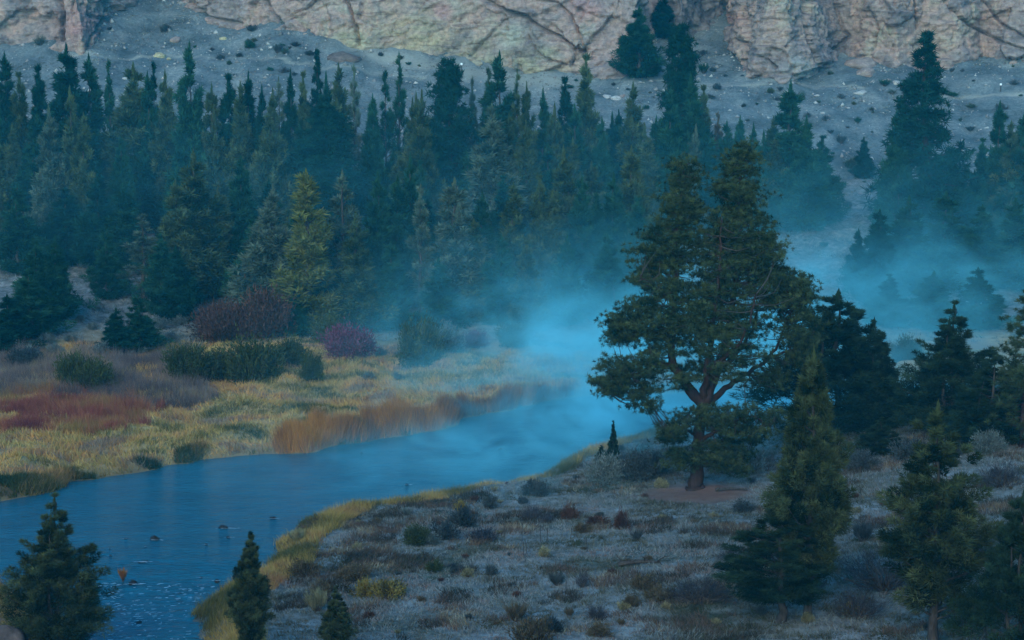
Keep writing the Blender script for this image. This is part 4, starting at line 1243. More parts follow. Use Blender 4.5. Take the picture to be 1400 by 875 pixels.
# near meadow
MG = 'shrubs of the frosted near meadow'
for a in [
    (570, 748, 20, 26, 'bush', 'bush', 'olive-green bushy shrub next to the dark blue cluster'), (632, 722, 22, 27, 'dome', 'sagedark', 'dark shrub right under the bright yellow plant'), (630, 700, 10, 14, 'dome', 'gold', 'bright yellow plant topping the dark shrub cluster'),
    (606, 738, 24, 24, 'dome', 'sagedark', 'dark bluish shrub between the olive one and the yellow plant'), (658, 742, 24, 18, 'dome', 'twig', 'low dark blue brush trailing off from the dark cluster'), (588, 746, 14, 14, 'dome', 'sage', 'small pale sage against the olive-green bushy shrub'),
    (482, 797, 26, 20, 'bush', 'brown', 'brown shrub behind the long golden one'), (498, 818, 20, 22, 'dome', 'gold', 'golden-topped shrub, first half of the long golden pair'), (530, 822, 28, 26, 'dome', 'gold', 'largest golden-brown shrub on the meadow beside the young juniper'),
    (593, 784, 12, 16, 'dome', 'bush', 'small olive shrub on frosted ground beyond the golden pair'), (625, 784, 10, 14, 'dome', 'sagedark', 'small dark shrub touching a pale yellow one'), (641, 791, 10, 12, 'dome', 'straw', 'pale yellow shrub beside the small dark one'), (671, 788, 10, 13, 'dome', 'sagedark', 'single dark blue shrub alone on the frosted slope'),
    (743, 762, 10, 13, 'dome', 'straw', 'pale round yellowish shrub below the dead stalks'), (762, 804, 15, 16, 'spray', 'sagedark', 'dark spiky clump on the lower meadow'), (797, 804, 11, 22, 'twig', 'twig', 'thin twiggy dark plant beside the spiky clump'), (735, 680, 20, 22, 'dome', 'sagedark', 'dark shrub topped by pale yellow at the river edge'), (733, 668, 10, 10, 'dome', 'straw', 'pale yellow tuft above the river-edge dark shrub'),
    (780, 712, 14, 18, 'dome', 'redbrown', 'reddish-brown rounded shrub above the dead stalks'), (798, 730, 14, 14, 'dome', 'brown', 'yellowish-brown shrub under the reddish rounded one'), (818, 718, 17, 12, 'dome', 'redbrown', 'wide low red-brown shrub'), (851, 725, 12, 25, 'dome', 'redbrown', 'upright red-brown bushy plant with dark foot'), (728, 713, 15, 24, 'twig', 'twig', 'sparse dark twiggy shrub near the river edge'), (748, 716, 12, 12, 'twig', 'twig', 'low twiggy shrub at the foot of the sparse dark one'),
    (670, 697, 12, 16, 'dome', 'sagedark', 'teal shrub near the water beyond the yellow plant'), (870, 740, 10, 13, 'spray', 'sagedark', 'dark spiky plant below the upright red-brown one'), (880, 808, 20, 20, 'dome', 'brown', 'brown shrub cluster on the far end below the fallen log'), (902, 824, 22, 18, 'dome', 'brown', 'wide dull brown shrub beneath the brown cluster'), (912, 834, 8, 9, 'dome', 'straw', 'round pale yellow dot of a plant in brown brush'), (865, 832, 14, 16, 'dome', 'brown', 'brown shrub by the wide dull one'),
    (706, 852, 20, 22, 'spray', 'brown', 'brown spiky clump near the bottom edge'), (726, 886, 36, 36, 'dome', 'brown', 'large dark brown shrub cut by the bottom edge'), (752, 866, 18, 20, 'dome', 'sagedark', 'dark shrub behind the large brown one'), (815, 848, 16, 20, 'twig', 'twig', 'grey twiggy shrub near the bottom edge'), (822, 874, 20, 20, 'dome', 'brown', 'dull shrub at the bottom edge below the twiggy one'),
    (905, 668, 11, 12, 'dome', 'straw', 'yellowish dead plant beside the red soil'), (830, 664, 26, 34, 'bush', 'sage', 'large grey-green sage in front of the tiny spire conifer'), (872, 660, 28, 34, 'bush', 'sagedark', 'large dark teal shrub beside the grey-green sage'), (893, 650, 22, 30, 'bush', 'sagedark', 'dark shrub between the teal one and the old pine trunk'),
    (418, 792, 22, 24, 'dome', 'brown', 'brown shrub on the bank behind the feathery juniper'), (440, 815, 18, 18, 'dome', 'brown', 'brown shrub between the feathery juniper and the golden pair'), (405, 745, 16, 18, 'spray', 'straw', 'straw clump at the river bend'), (432, 838, 20, 26, 'spray', 'straw', 'pale straw grass clump beside the feathery juniper'),
    (1182, 742, 20, 24, 'spray', 'sagedark', 'dark spiky yucca-like clump on the pale hillside'), (1162, 842, 16, 14, 'dome', 'gold', 'dull yellow shrub beneath the pale hillside'), (1106, 852, 11, 13, 'dome', 'straw', 'small yellowish shrub at the foot of the olive-topped juniper'), (1015, 702, 22, 14, 'dome', 'sagedark', 'low green plant on the grass below the red soil'), (1180, 645, 26, 24, 'bush', 'sagedark', 'teal shrub below the dense pointed juniper'), (1248, 632, 28, 26, 'dome', 'sagedark', 'dark blue shrub behind the frosted flat rock'),
    (1300, 626, 22, 24, 'dome', 'sagedark', 'dark blue shrub on the rise under the double-tipped juniper'), (1352, 622, 24, 28, 'bush', 'sage', 'pale teal sage on the rise near the picture edge'), (1388, 606, 22, 26, 'bush', 'sage', 'pale sage at the foot of the edge pine'), (1374, 668, 34, 30, 'twig', 'twig', 'blue-grey bare brush on the hillside above the corner juniper'), (1030, 650, 22, 30, 'dome', 'sage', 'pale grey shrub beside the old pine trunk'), (1002, 642, 26, 30, 'bush', 'sagedark', 'dark shrub in the shade right of the old trunk'),
    (1215, 815, 60, 50, 'twig', 'twig', 'wide dark blue leafless brush between the two tall junipers'), (1175, 848, 40, 34, 'twig', 'twig', 'dark leafless brush in front of the wide one'), (955, 828, 46, 34, 'twig', 'twig', 'dark leafless brush beside the low spreading juniper'), (1325, 775, 46, 44, 'twig', 'twig', 'dark leafless brush behind the ragged juniper'), (1330, 860, 46, 46, 'twig', 'twig', 'dark leafless brush at the foot of the ragged juniper'), (1000, 770, 24, 20, 'twig', 'twig', 'thin leafless brush above the low spreading juniper'),
]:
    plant_shrub(a[0], a[1], a[2], a[3], a[4], a[5], a[6], MG)
MLM = [('the old pine trunk', 952, 660), ('the fallen log', 865, 773), ('the bright yellow plant', 630, 690), ('the dead stalks', 718, 745), ('the golden shrub pair', 515, 815), ('the tiny spire conifer', 838, 630), ('the upright red-brown plant', 851, 712), ('the olive-topped juniper', 1106, 700),
       ('the frosted flat rock', 1200, 632), ('the ragged juniper', 1274, 720), ('the large bottom-edge shrub', 726, 870), ('the spiky yucca-like clump', 1182, 730)]
lst = []
done = []
DS = {'brown': 'small dry brown shrub', 'sagedark': 'small dark sage shrub', 'sage': 'small pale sage shrub', 'straw': 'small straw-yellow tuft', 'redbrown': 'small reddish-brown shrub'}
for tries in range(3000):
    if len(lst) >= 100:
        break
    u, v = rs.uniform(380, 1390), rs.uniform(610, 872)
    x, y, z = ground(u, v)
    d = float(river_dist(np.array([x]), np.array([y]))[0])
    if d < 1.5 or (v > 700 and u < 470) or any((u - a) ** 2 + (2 * (v - b_)) ** 2 < 26 ** 2 for a, b_ in done):
        continue
    dens = 1.0 if d < 9 else 0.42
    if abs(u - 960) < 60 and 660 < v < 700:
        continue
    if rs.random() > dens:
        continue
    done.append((u, v))
    ti = rs.choice(['brown', 'sagedark', 'sagedark', 'sage', 'straw', 'redbrown'])
    s = rs.uniform(5, 11) * (0.7 + 0.3 * (v - 600) / 270)
    o = plant_shrub(u, v, s, s * rs.uniform(0.8, 1.2), rs.choice(['dome', 'dome', 'spray']), ti, None, MG)
    lst.append({'o': o, 'px': (u, v), 'desc': DS[ti]})
auto_label(lst, MLM)

# scree scrub
SCRUB = [(338, 60), (350, 58), (343, 68), (386, 64), (396, 68), (405, 65), (380, 75), (387, 75), (327, 79), (345, 44), (370, 98), (390, 101), (400, 104), (303, 82), (225, 46), (148, 42), (52, 64), (70, 44), (292, 70), (315, 90), (318, 104), (268, 66), (420, 78), (560, 90), (575, 92), (545, 84), (520, 78), (598, 92),
         (964, 77), (978, 99), (990, 105), (1013, 105), (962, 102), (980, 124), (970, 137), (890, 128), (894, 134), (885, 152), (1016, 147), (1037, 144), (1065, 139), (1052, 128), (1068, 126), (1095, 137), (1118, 141), (1105, 158), (1137, 103), (1150, 137), (1197, 155), (1174, 170), (1208, 121), (1170, 144), (1190, 152),
         (1223, 130), (1108, 162), (1128, 166), (1303, 134), (1330, 149), (1300, 100), (1316, 99), (1370, 152), (1398, 132), (1290, 162), (1315, 167), (1375, 168), (1192, 182), (1150, 198), (1390, 117), (1022, 167), (1136, 184), (1160, 176), (1210, 200), (1330, 112), (1384, 92), (1140, 212), (1165, 232), (1325, 182), (1180, 250), (770, 108), (790, 112), (840, 118), (858, 124), (780, 122), (1145, 262), (1120, 268), (1160, 285), (1100, 330), (1130, 340), (1090, 300)]
SCL = [('the yellowish scree boulder', 218, 76), ('the pinkish block', 1180, 74), ('the white oblong boulder', 1177, 125), ('the very tall scree pine', 1263, 110), ('the round brown outcrop', 470, 68), ('the gully-mouth pine', 930, 80), ('the pale rock pile', 838, 131), ('the white-topped post', 1368, 120), ('the tan square boulder', 305, 52), ('the tall cluster juniper', 1078, 125)]
lst = []
for (u, v) in SCRUB:
    s = 2.6 + 7.5 * rs.random() ** 1.8
    o = plant_shrub(u + rs.uniform(-3, 3), v, s, s * rs.uniform(0.7, 1.3), rs.choice(['dome', 'dome', 'twig', 'spray']), rs.choice(['sagedark', 'sagedark', 'green', 'bush']), None, 'dark scrub dotting the scree', 'scrub_bush')
    lst.append({'o': o, 'px': (u, v), 'desc': 'dark scrub bush on pale scree'})
auto_label(lst, SCL)

# ------------------------------------------------------------------ rocks
RK = [rock_mesh(500 + i, 3, 0.62) for i in range(5)]
ROCKM = {
    'pale': rock_mat('pale rock', [(0.30, 0.28, 0.25), (0.38, 0.36, 0.33), (0.42, 0.40, 0.37), (0.36, 0.33, 0.29)], 1.2),
    'tan': rock_mat('tan rock', [(0.30, 0.24, 0.14), (0.40, 0.33, 0.19), (0.46, 0.40, 0.24), (0.36, 0.29, 0.18)], 1.2),
    'pink': rock_mat('pink rock', [(0.19, 0.14, 0.12), (0.27, 0.20, 0.17), (0.30, 0.23, 0.19), (0.26, 0.21, 0.18)], 1.2),
    'dark': rock_mat('dark rock', [(0.060, 0.045, 0.040), (0.11, 0.085, 0.075), (0.14, 0.105, 0.090), (0.10, 0.09, 0.08)], 1.2),
    'wet': rock_mat('wet river rock', [(0.012, 0.014, 0.016), (0.025, 0.027, 0.03), (0.035, 0.035, 0.035), (0.03, 0.03, 0.03)], 2.0),
}
for i, (u, v, hw, fl, mt, lab, nm) in enumerate([
    (218, 78, 11, 0.9, 'tan', 'yellowish boulder by the scree footpath', 'boulder'), (230, 81, 5, 0.9, 'tan', 'small yellowish stone beside the yellowish boulder', 'boulder'), (240, 56, 10, 1.0, 'pink', 'tan-pink boulder halfway up the scree', 'boulder'), (305, 54, 6, 1.1, 'tan', 'small tan squarish boulder high on the scree', 'boulder'),
    (1178, 92, 27, 0.85, 'pink', 'pinkish angular block fallen at the cliff foot', 'boulder'), (1186, 103, 19, 0.85, 'pink', 'grey angular block under the pinkish one', 'boulder'), (1177, 128, 11, 0.7, 'pale', 'white oblong boulder lying on open scree', 'boulder'), (470, 82, 24, 0.8, 'dark', 'round brown outcrop boulder where the scree meets the cliff', 'boulder'), (432, 84, 6, .9, 'pale', 'pale stone by the round brown outcrop', 'boulder'),
    (830, 133, 8, 0.8, 'pale', 'pale rock of the rock pile under the cliff', 'boulder'), (842, 136, 10, 0.8, 'pale', 'biggest pale rock of the pile under the cliff', 'boulder'), (852, 132, 6, 0.9, 'pink', 'darker rock at the end of the pale pile', 'boulder'), (1213, 112, 9, 0.8, 'pink', 'brownish rock below the cliff near the very tall pine', 'boulder'), (1226, 114, 8, 0.9, 'pale', 'pale rock touching the very tall pine crown', 'boulder'), (1118, 131, 5, .7, 'pale', 'small white stone on the scree beside dark scrub', 'boulder'),
    (1125, 155, 4, .8, 'pale', 'tiny white stone low on the scree', 'boulder'), (1348, 116, 3, .8, 'pale', 'tiny white stone beside the trail post', 'boulder'), (1160, 148, 4, .8, 'pale', 'little pale stone among the scrub dots', 'boulder'), (170, 108, 5, .9, 'pale', 'pale stone half hidden behind the forest edge', 'boulder'), (124, 125, 6, .9, 'pale', 'whitish stone between dark conifers below the pinkish slab', 'boulder'),
    (1200, 640, 17, 0.5, 'pink', 'frosted flat-topped rock at the crest of the pale hillside', 'boulder'), (4, 884, 42, 1.1, 'dark', 'big brown boulder at the bottom corner beside the bushy juniper', 'boulder'),
]):
    x, y, z = ground(u, v)
    R = hw * y / F
    o = link(nm, RK[i % 5], None, (x, y + R * 0.4, z - R * 0.1), ROCKM[mt])
    o.scale = (R, R, R * fl)
    o.rotation_euler = (0, 0, rngG.uniform(0, 6.28))
    tag(o, lab, 'rock', 'boulders on the slopes')
RIVROCK = [(212, 738, 7, .9, 'largest dark rock standing in mid-river'), (306, 722, 8, .6, 'dark rock with white water trailing below it'), (312, 735, 4, .6, 'small rock just below the white-water rock'), (172, 737, 3, .6, 'tiny dark rock upstream of the foam bar'), (183, 799, 10, .7, 'low dark rock wearing an orange tuft'),
           (282, 745, 2.5, 1.0, 'slim dark stone between bank and mid-river rock'), (297, 795, 6, .6, 'dark wet rock close to the grassy bank'), (275, 791, 4, .6, 'small wet rock with a foam rim near the bank'), (373, 709, 6, .5, 'flat dark rock in smooth water near the bend'), (151, 760, 2.5, .9, 'tiny rock with white splash'), (190, 851, 5, .5, 'rock in the rapids at the bottom edge'),
           (196, 768, 9, .25, 'long rock barely breaking the surface'), (556, 663, 4, .5, 'lone dark rock in the bright blue reach'), (150, 751, 2, .9, 'stub of dark stone above the tiny splashing rock'), (199, 748, 2, .8, 'thin stone tip under the mid-river rock'), (494, 619, 3, .6, 'small rock in the river below the orange reeds'), (685, 614, 3, .5, 'white-tipped rock in the blue reach')]
fv, ff, nfo = [], [], 0
for i, (u, v, hw, fl, lab) in enumerate(RIVROCK):
    x, y = flat(u, v)
    R = hw * y / F
    o = link('river_rock', RK[(i + 2) % 5], None, (x, y, -0.12 * R), ROCKM['wet'])
    o.scale = (R, R * 0.8, R * fl * 1.6)
    o.rotation_euler = (0, 0, rngG.uniform(0, 6.28))
    tag(o, lab, 'rock', 'rocks in the river')
    # foam below the rock
    for k in range(14):
        ax, ay = x + rs.normal() * R * 0.9 + R * 0.2, y - R * 0.75 + rs.normal() * R * 0.14
        L, W = R * rs.uniform(0.12, 0.45), R * rs.uniform(0.04, 0.10)
        nn_ = 8
        an = np.linspace(0, 2 * np.pi, nn_, endpoint=False)
        fv.append(np.stack([ax + np.cos(an) * L * rs.uniform(0.7, 1.2, nn_), ay + np.sin(an) * W * rs.uniform(0.6, 1.3, nn_), np.full(nn_, 0.05 + 0.002 * k + 0.10 * float(sm((148 - y) / 22)))], 1))
        ff.append(np.arange(nn_) + nfo)
        nfo += nn_
for k in range(900):
    u, v = rs.uniform(95, 300), rs.uniform(800, 880)
    if rs.random() > 0.25 + 0.75 * max(0, vnoise(u / 26, v / 9, 0, 81)):
        continue
    x, y = flat(u, v)
    if river_dist(np.array([x]), np.array([y]))[0] > -0.3:
        continue
    nn_ = 8
    an = np.linspace(0, 2 * np.pi, nn_, endpoint=False)
    L, W = rs.uniform(0.05, 0.22), rs.uniform(0.015, 0.04)
    fv.append(np.stack([x + np.cos(an) * L * rs.uniform(0.6, 1.2, nn_), y + np.sin(an) * W * rs.uniform(0.6, 1.3, nn_) + 0.2 * np.cos(an) * L, np.full(nn_, 0.15)], 1))
    ff.append(np.arange(nn_) + nfo)
    nfo += nn_
fo = link('foam', mesh_np('foam', np.concatenate(fv), np.array(ff), plain_mat('foam', (0.42, 0.48, 0.50), 0.7, 0.3, 1.5)))
tag(fo, 'white foam streaks round the river rocks and rapids', kind='stuff')
x, y = flat(168, 797)
r = bpy.data.objects.new('grass_clump', None)
C.objects.link(r)
r.location = (x, y + 0.1, 0.12)
r.scale = (0.38, 0.38, 0.75)
tag(r, 'bright orange grass tuft growing on the low river rock', 'plant')
link('foliage', SH['spray'][0][0], r, None, LM['orange'])
link('stems', SH['spray'][0][1], r, None, TWIG)

# ------------------------------------------------------------------ logs, stalks, posts
DEADWOOD = bark_mat('dead wood', (0.018, 0.015, 0.013), (0.060, 0.050, 0.044))


def log_at(u0, v0, u1, v1, r, lab, twigs):
    a, b_ = np.array(ground(u0, v0)), np.array(ground(u1, v1))
    bag = Bag()
    pts = resample([a + [0, 0, r], (a + b_) / 2 + [0, 0.2, r * 1.3], b_ + [0, 0, r * 0.8]], 9)
    V, q_ = tube(pts - a, np.linspace(r, r * 0.45, 9), 8, 0.12, 3)
    bag.add(V, q_)
    nb = Bag()
    for k in range(twigs):
        p = pts[rs.integers(1, 9)] - a
        e = p + rs.normal(size=3) * np.array([0.5, 0.4, 0.2]) + [0, 0, 0.35]
        V, q_ = tube(np.array([p, (p + e) / 2 + rs.normal(size=3) * 0.08, e]), [r * 0.3, r * 0.2, r * 0.06], 4)
        nb.add(V, q_)
    o = link('fallen_log', bag.mesh('log', DEADWOOD, True), None, tuple(a))
    link('branch_stubs', nb.mesh('branch_stubs', DEADWOOD, True), o)
    tag(o, lab, 'log')


log_at(846, 775, 902, 771, 0.16, 'dark fallen log with broken stubs lying across the frosted meadow', 10)
log_at(978, 672, 1022, 671, 0.12, 'short dark log on the red soil beside the old trunk', 3)
log_at(1130, 795, 1100, 833, 0.07, 'thin dead branch on the slope behind the olive-topped juniper', 5)
lst = []
sb = Bag()
pts = np.array([[0, 0, -0.05], [0.01, 0, 0.4], [0.0, 0.015, 0.75], [0.02, 0.0, 1.0]])
V, q_ = tube(pts, [0.022, 0.02, 0.03, 0.012], 6)
sb.add(V, q_)
stalk_me = sb.mesh('stalk', DEADWOOD, True)
for (u, v0, v1) in [(674, 716, 706), (683, 716, 701), (690, 736, 719), (714, 740, 711), (708, 758, 747), (716, 759, 741), (720, 757, 738), (739, 741, 718), (748, 744, 721), (780, 738, 719), (803, 753, 733), (801, 796, 781), (660, 722, 710), (774, 806, 792)]:
    x, y, z = ground(u, v0)
    o = link('dead_stalk', stalk_me, None, (x, y, z), None)
    H = z_at(y, v1) - z
    o.scale = (0.9, 0.9, H)
    o.rotation_euler = (rs.normal() * 0.05, rs.normal() * 0.05, rs.uniform(0, 6))
    tag(o, None, 'plant', 'dead flower stalks on the meadow')
    lst.append({'o': o, 'px': (u, v0), 'desc': 'thin dark dead flower stalk'})
auto_label(lst, [('the bright yellow plant', 640, 700), ('the pale round yellowish shrub', 743, 758), ('the reddish-brown rounded shrub', 780, 706), ('the spiky clump', 762, 800)])
postd = plain_mat('post wood', (0.06, 0.05, 0.045))
postw = plain_mat('post white cap', (0.75, 0.75, 0.74))
for (u, v0, v1, lab) in [(631, 98, 86, 'white-topped trail post behind the blackest tall pine'), (1368, 125, 114, 'white-topped trail post on open scree near the picture edge')]:
    x, y, z = ground(u, v0)
    H = z_at(y, v1) - z
    V, q_ = tube([[0, 0, -0.2], [0, 0, H * 0.5], [0, 0, H * 0.74]], [0.13, 0.13, 0.13], 8)
    o = link('trail_post', mesh_np('trail_post', V, q_, postd), None, (x, y, z))
    V, q_ = tube([[0, 0, H * 0.74], [0, 0, H * 0.76], [0, 0, H * 0.97], [0, 0, H]], [0.14, 0.2, 0.2, 0.02], 8)
    link('cap', mesh_np('cap', V, q_, postw), o)
    tag(o, lab, 'post', 'trail posts on the scree')

# ------------------------------------------------------------------ grasses and stones (uncountable)
def scatter(n, ubox, test, seed):
    """world points inside the bounding box of a photo region that pass a test(x, y, u, v, d, far)"""
    rng = np.random.default_rng(seed)
    cs = [flat(u, v) for u in (ubox[0], ubox[2]) for v in (ubox[1], ubox[3])]
    x0, x1 = min(c[0] for c in cs), max(c[0] for c in cs)
    y0, y1 = min(c[1] for c in cs), max(c[1] for c in cs)
    out_ = []
    tot = 0
    for _ in range(40):
        x, y = rng.uniform(x0, x1, n), rng.uniform(y0, y1, n)
        z, d, far, s, q = height(x, y, True)
        u, v = project(x, y, z)
        k = test(x, y, u, v, d, far, s) & (z > 0.04)
        out_.append(np.stack([x, y, z], 1)[k])
        tot += k.sum()
        if tot >= n:
            break
    return np.concatenate(out_)[:n]


def grass_object(name, pts, per, hgt, wid, lean, colf, seed, label, spread=0.12):
    rng = np.random.default_rng(seed)
    n = len(pts)
    hs = hgt * (0.6 + 0.8 * rng.random(n)) * (1 + 0.5 * vnoise(pts[:, 0] / 2.2, pts[:, 1] / 2.2, 0, seed))
    b0 = np.repeat(pts, per, 0) + rng.normal(size=(n * per, 3)) * np.array([spread, spread, 0])
    b0[:, 2] -= 0.03
    drift = np.stack([vnoise(pts[:, 0] / 5, pts[:, 1] / 5, 0, seed + 1), vnoise(pts[:, 0] / 5, pts[:, 1] / 5, 0, seed + 2), np.zeros(n)], 1)
    dr = norm(np.array([0, 0, 1.0]) + lean * rng.normal(size=(n * per, 3)) * np.array([1, 1, 0.2]) + np.repeat(drift, per, 0) * lean)
    ln = np.repeat(hs, per) * (0.6 + 0.6 * rng.random(n * per))
    V, Fc, _ = blades(b0, dr, ln, wid, np.zeros(n * per), rng)
    col = np.repeat(np.repeat(colf(pts, rng), per, 0) * (0.75 + 0.5 * rng.random((n * per, 1))), 3, 0)
    o = link(name, mesh_np(name, V, Fc, GRASSM, {'col': np.clip(col, 0, 1)}))
    tag(o, label, kind='stuff')
    return o


def pal(*stops):
    ps, cs = np.array([s[0] for s in stops]), np.array([s[1] for s in stops])
    return lambda t: np.stack([np.interp(t, ps, cs[:, k]) for k in range(3)], 1)


# far meadow: tall tussocks
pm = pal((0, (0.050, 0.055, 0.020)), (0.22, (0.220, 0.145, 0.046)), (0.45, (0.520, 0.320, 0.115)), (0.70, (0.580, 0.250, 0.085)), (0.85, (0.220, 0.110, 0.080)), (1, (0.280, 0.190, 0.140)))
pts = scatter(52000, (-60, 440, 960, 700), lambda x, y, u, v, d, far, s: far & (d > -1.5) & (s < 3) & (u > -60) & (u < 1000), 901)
edge = np.clip(river_dist(pts[:, 0], pts[:, 1]) / 1.6, 0, 1)[:, None]  # grass darkened towards the water: sedge green plus bank undercut shade in the colour
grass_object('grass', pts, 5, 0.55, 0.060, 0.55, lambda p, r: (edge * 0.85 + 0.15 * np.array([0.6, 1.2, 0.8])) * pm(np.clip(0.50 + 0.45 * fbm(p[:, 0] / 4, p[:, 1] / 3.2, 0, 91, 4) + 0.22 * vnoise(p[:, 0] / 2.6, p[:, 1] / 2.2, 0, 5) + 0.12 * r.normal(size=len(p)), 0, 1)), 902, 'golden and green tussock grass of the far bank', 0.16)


def in_poly(u, v, poly):
    u, v = u + 14 * vnoise(u / 16, v / 8, 0, 141), v + 7 * vnoise(u / 18, v / 9, 0, 142)
    ins = np.zeros(u.shape, bool)
    for (a, b_) in zip(poly, poly[1:] + poly[:1]):
        c = (a[1] > v) != (b_[1] > v)
        ins ^= c & (u < a[0] + (v - a[1]) * (b_[0] - a[0]) / ((b_[1] - a[1]) or 1e-9))
    return ins


# red willow thicket and grey-brown brush, far bank, downstream end
RED = [(-60, 545), (60, 535), (150, 545), (215, 555), (200, 585), (120, 592), (40, 600), (-60, 605)]
pr_ = pal((0, (0.120, 0.030, 0.030)), (0.45, (0.260, 0.070, 0.048)), (0.7, (0.320, 0.130, 0.060)), (1, (0.250, 0.170, 0.050)))
pts = scatter(9000, (-60, 530, 230, 610), lambda x, y, u, v, d, far, s: far & (d > 0.5) & in_poly(u, v, RED) & (vnoise(x / 3.0, y / 2.2, 0, 171) > -0.22), 903)
grass_object('thicket_grass', pts, 6, 1.0, 0.04, 0.34, lambda p, r: pr_(np.clip(0.5 + 0.4 * fbm(p[:, 0] / 4, p[:, 1] / 4, 0, 92, 3) + 0.12 * r.normal(size=len(p)), 0, 1)), 904, 'dark red willow stems along the meadow', 0.15)
GB = [(-60, 480), (60, 480), (150, 490), (260, 480), (262, 520), (300, 545), (260, 560), (180, 560), (100, 545), (-60, 548)]
pg_ = pal((0, (0.080, 0.058, 0.055)), (0.5, (0.160, 0.120, 0.105)), (0.8, (0.220, 0.150, 0.120)), (1, (0.250, 0.190, 0.090)))
pts = scatter(12000, (-60, 470, 310, 570), lambda x, y, u, v, d, far, s: far & (d > 0.5) & in_poly(u, v, GB), 905)
grass_object('thicket_grass', pts, 6, 1.15, 0.035, 0.35, lambda p, r: pg_(np.clip(0.45 + 0.45 * fbm(p[:, 0] / 4, p[:, 1] / 4, 0, 93, 3) + 0.15 * r.normal(size=len(p)), 0, 1)), 906, 'grey-mauve dry brush behind the red willow stems', 0.16)
# orange reeds
RE = [(372, 618), (395, 592), (450, 585), (525, 578), (610, 560), (700, 545), (770, 538), (790, 546), (700, 562), (640, 580), (615, 592), (520, 606), (470, 618), (430, 632), (395, 630)]
pe_ = pal((0, (0.115, 0.060, 0.055)), (0.4, (0.180, 0.095, 0.060)), (0.7, (0.400, 0.170, 0.050)), (1, (0.500, 0.240, 0.070)))
pts = scatter(9000, (370, 535, 800, 640), lambda x, y, u, v, d, far, s: far & (d > -1.5) & (d < 7) & in_poly(u, v, RE), 907)
grass_object('reed_grass', pts, 7, 1.35, 0.035, 0.20, lambda p, r: pe_(np.clip(0.45 - 0.018 * (p[:, 0] + 6) + 0.3 * fbm(p[:, 0] / 3, p[:, 1] / 3, 0, 94, 3) + 0.14 * r.normal(size=len(p)), 0, 1)), 908, 'orange-brown reeds standing along the far water edge', 0.14)
# near meadow, short frosted grass
pf = pal((0, (0.040, 0.046, 0.024)), (0.3, (0.110, 0.100, 0.070)), (0.5, (0.150, 0.160, 0.145)), (0.75, (0.205, 0.220, 0.215)), (1, (0.180, 0.120, 0.095)))
pts = scatter(86000, (250, 570, 1420, 1010), lambda x, y, u, v, d, far, s: (~far) & (d > 0.3) & (x > -22) & (u > 230) & (u < 1440) & (v < 900) & (np.hypot(x - px0, y - py0 + 2) > 4.2), 909)
grass_object('grass', pts, 4, 0.27, 0.060, 0.75, lambda p, r: pf(np.clip(0.46 + 0.40 * fbm(p[:, 0] / 6, p[:, 1] / 4, 0, 95, 4) + 0.25 * vnoise(p[:, 0] / 0.9, p[:, 1] / 0.7, 0, 195) + 0.13 * r.normal(size=len(p)), 0, 1)), 910, 'short frosted grass of the near meadow', 0.12)
# sedge tussocks overhanging the far water edge
px_ = pal((0, (0.020, 0.040, 0.016)), (0.4, (0.060, 0.070, 0.024)), (0.7, (0.250, 0.150, 0.055)), (1, (0.360, 0.190, 0.070)))
pts = scatter(5200, (-60, 570, 560, 700), lambda x, y, u, v, d, far, s: far & (d > -1.6) & (d < 1.6 + 1.5 * vnoise(x / 3, y / 3, 0, 161)) & (u > -60) & (u < 560) & (vnoise(x / 2.2, y / 2.2, 0, 162) > -0.25), 933)
grass_object('bank_grass', pts, 8, 0.75, 0.055, 0.55, lambda p, r: px_(np.clip(0.30 + 0.55 * vnoise(p[:, 0] / 3.2, p[:, 1] / 3.2, 0, 163) + 0.16 * r.normal(size=len(p)), 0, 1)), 934, 'dark green and rust sedge tussocks overhanging the far water edge', 0.18)
# near bank fringe, taller ochre grass
pb_ = pal((0, (0.050, 0.060, 0.020)), (0.4, (0.170, 0.130, 0.040)), (0.7, (0.440, 0.290, 0.085)), (1, (0.280, 0.130, 0.060)))
pts = scatter(11000, (250, 570, 960, 1010), lambda x, y, u, v, d, far, s: (~far) & (d > -1.4) & (x > -22) & (d < 2.6 + 1.6 * vnoise(x / 6, y / 6, 0, 96) + 0.8 * (u < 470)) & (u > 230) & (v < 910), 911)
grass_object('bank_grass', pts, 6, 0.55, 0.040, 0.45, lambda p, r: pb_(np.clip(0.45 + 0.45 * fbm(p[:, 0] / 4, p[:, 1] / 4, 0, 97, 3) + 0.12 * r.normal(size=len(p)), 0, 1)), 912, 'ochre and green grass fringe of the near river bank', 0.14)
# dry scrub along the near bank and in patches of the meadow
pd_ = pal((0, (0.030, 0.030, 0.022)), (0.4, (0.075, 0.060, 0.045)), (0.65, (0.130, 0.080, 0.060)), (0.85, (0.200, 0.150, 0.085)), (1, (0.290, 0.270, 0.200)))
pts = scatter(16000, (380, 570, 1420, 1010), lambda x, y, u, v, d, far, s: (~far) & (d > 0.4) & (x > -22) & (u > 380) & (u < 1430) & (v < 890) & (np.hypot(x - px0, y - py0 + 2) > 5.0)
              & ((vnoise(x / 3.2, y / 2.4, 0, 131) + 0.5 * vnoise(x / 1.1, y / 1.0, 0, 132)) > np.where(d < 9, -0.05, 0.42)), 931)
grass_object('undergrowth', pts, 7, 0.42, 0.055, 0.6, lambda p, r: pd_(np.clip(0.42 + 0.5 * fbm(p[:, 0] / 3, p[:, 1] / 2.5, 0, 133, 3) + 0.14 * r.normal(size=len(p)), 0, 1)), 932, 'brown and grey low scrub of the near bank and meadow', 0.16)
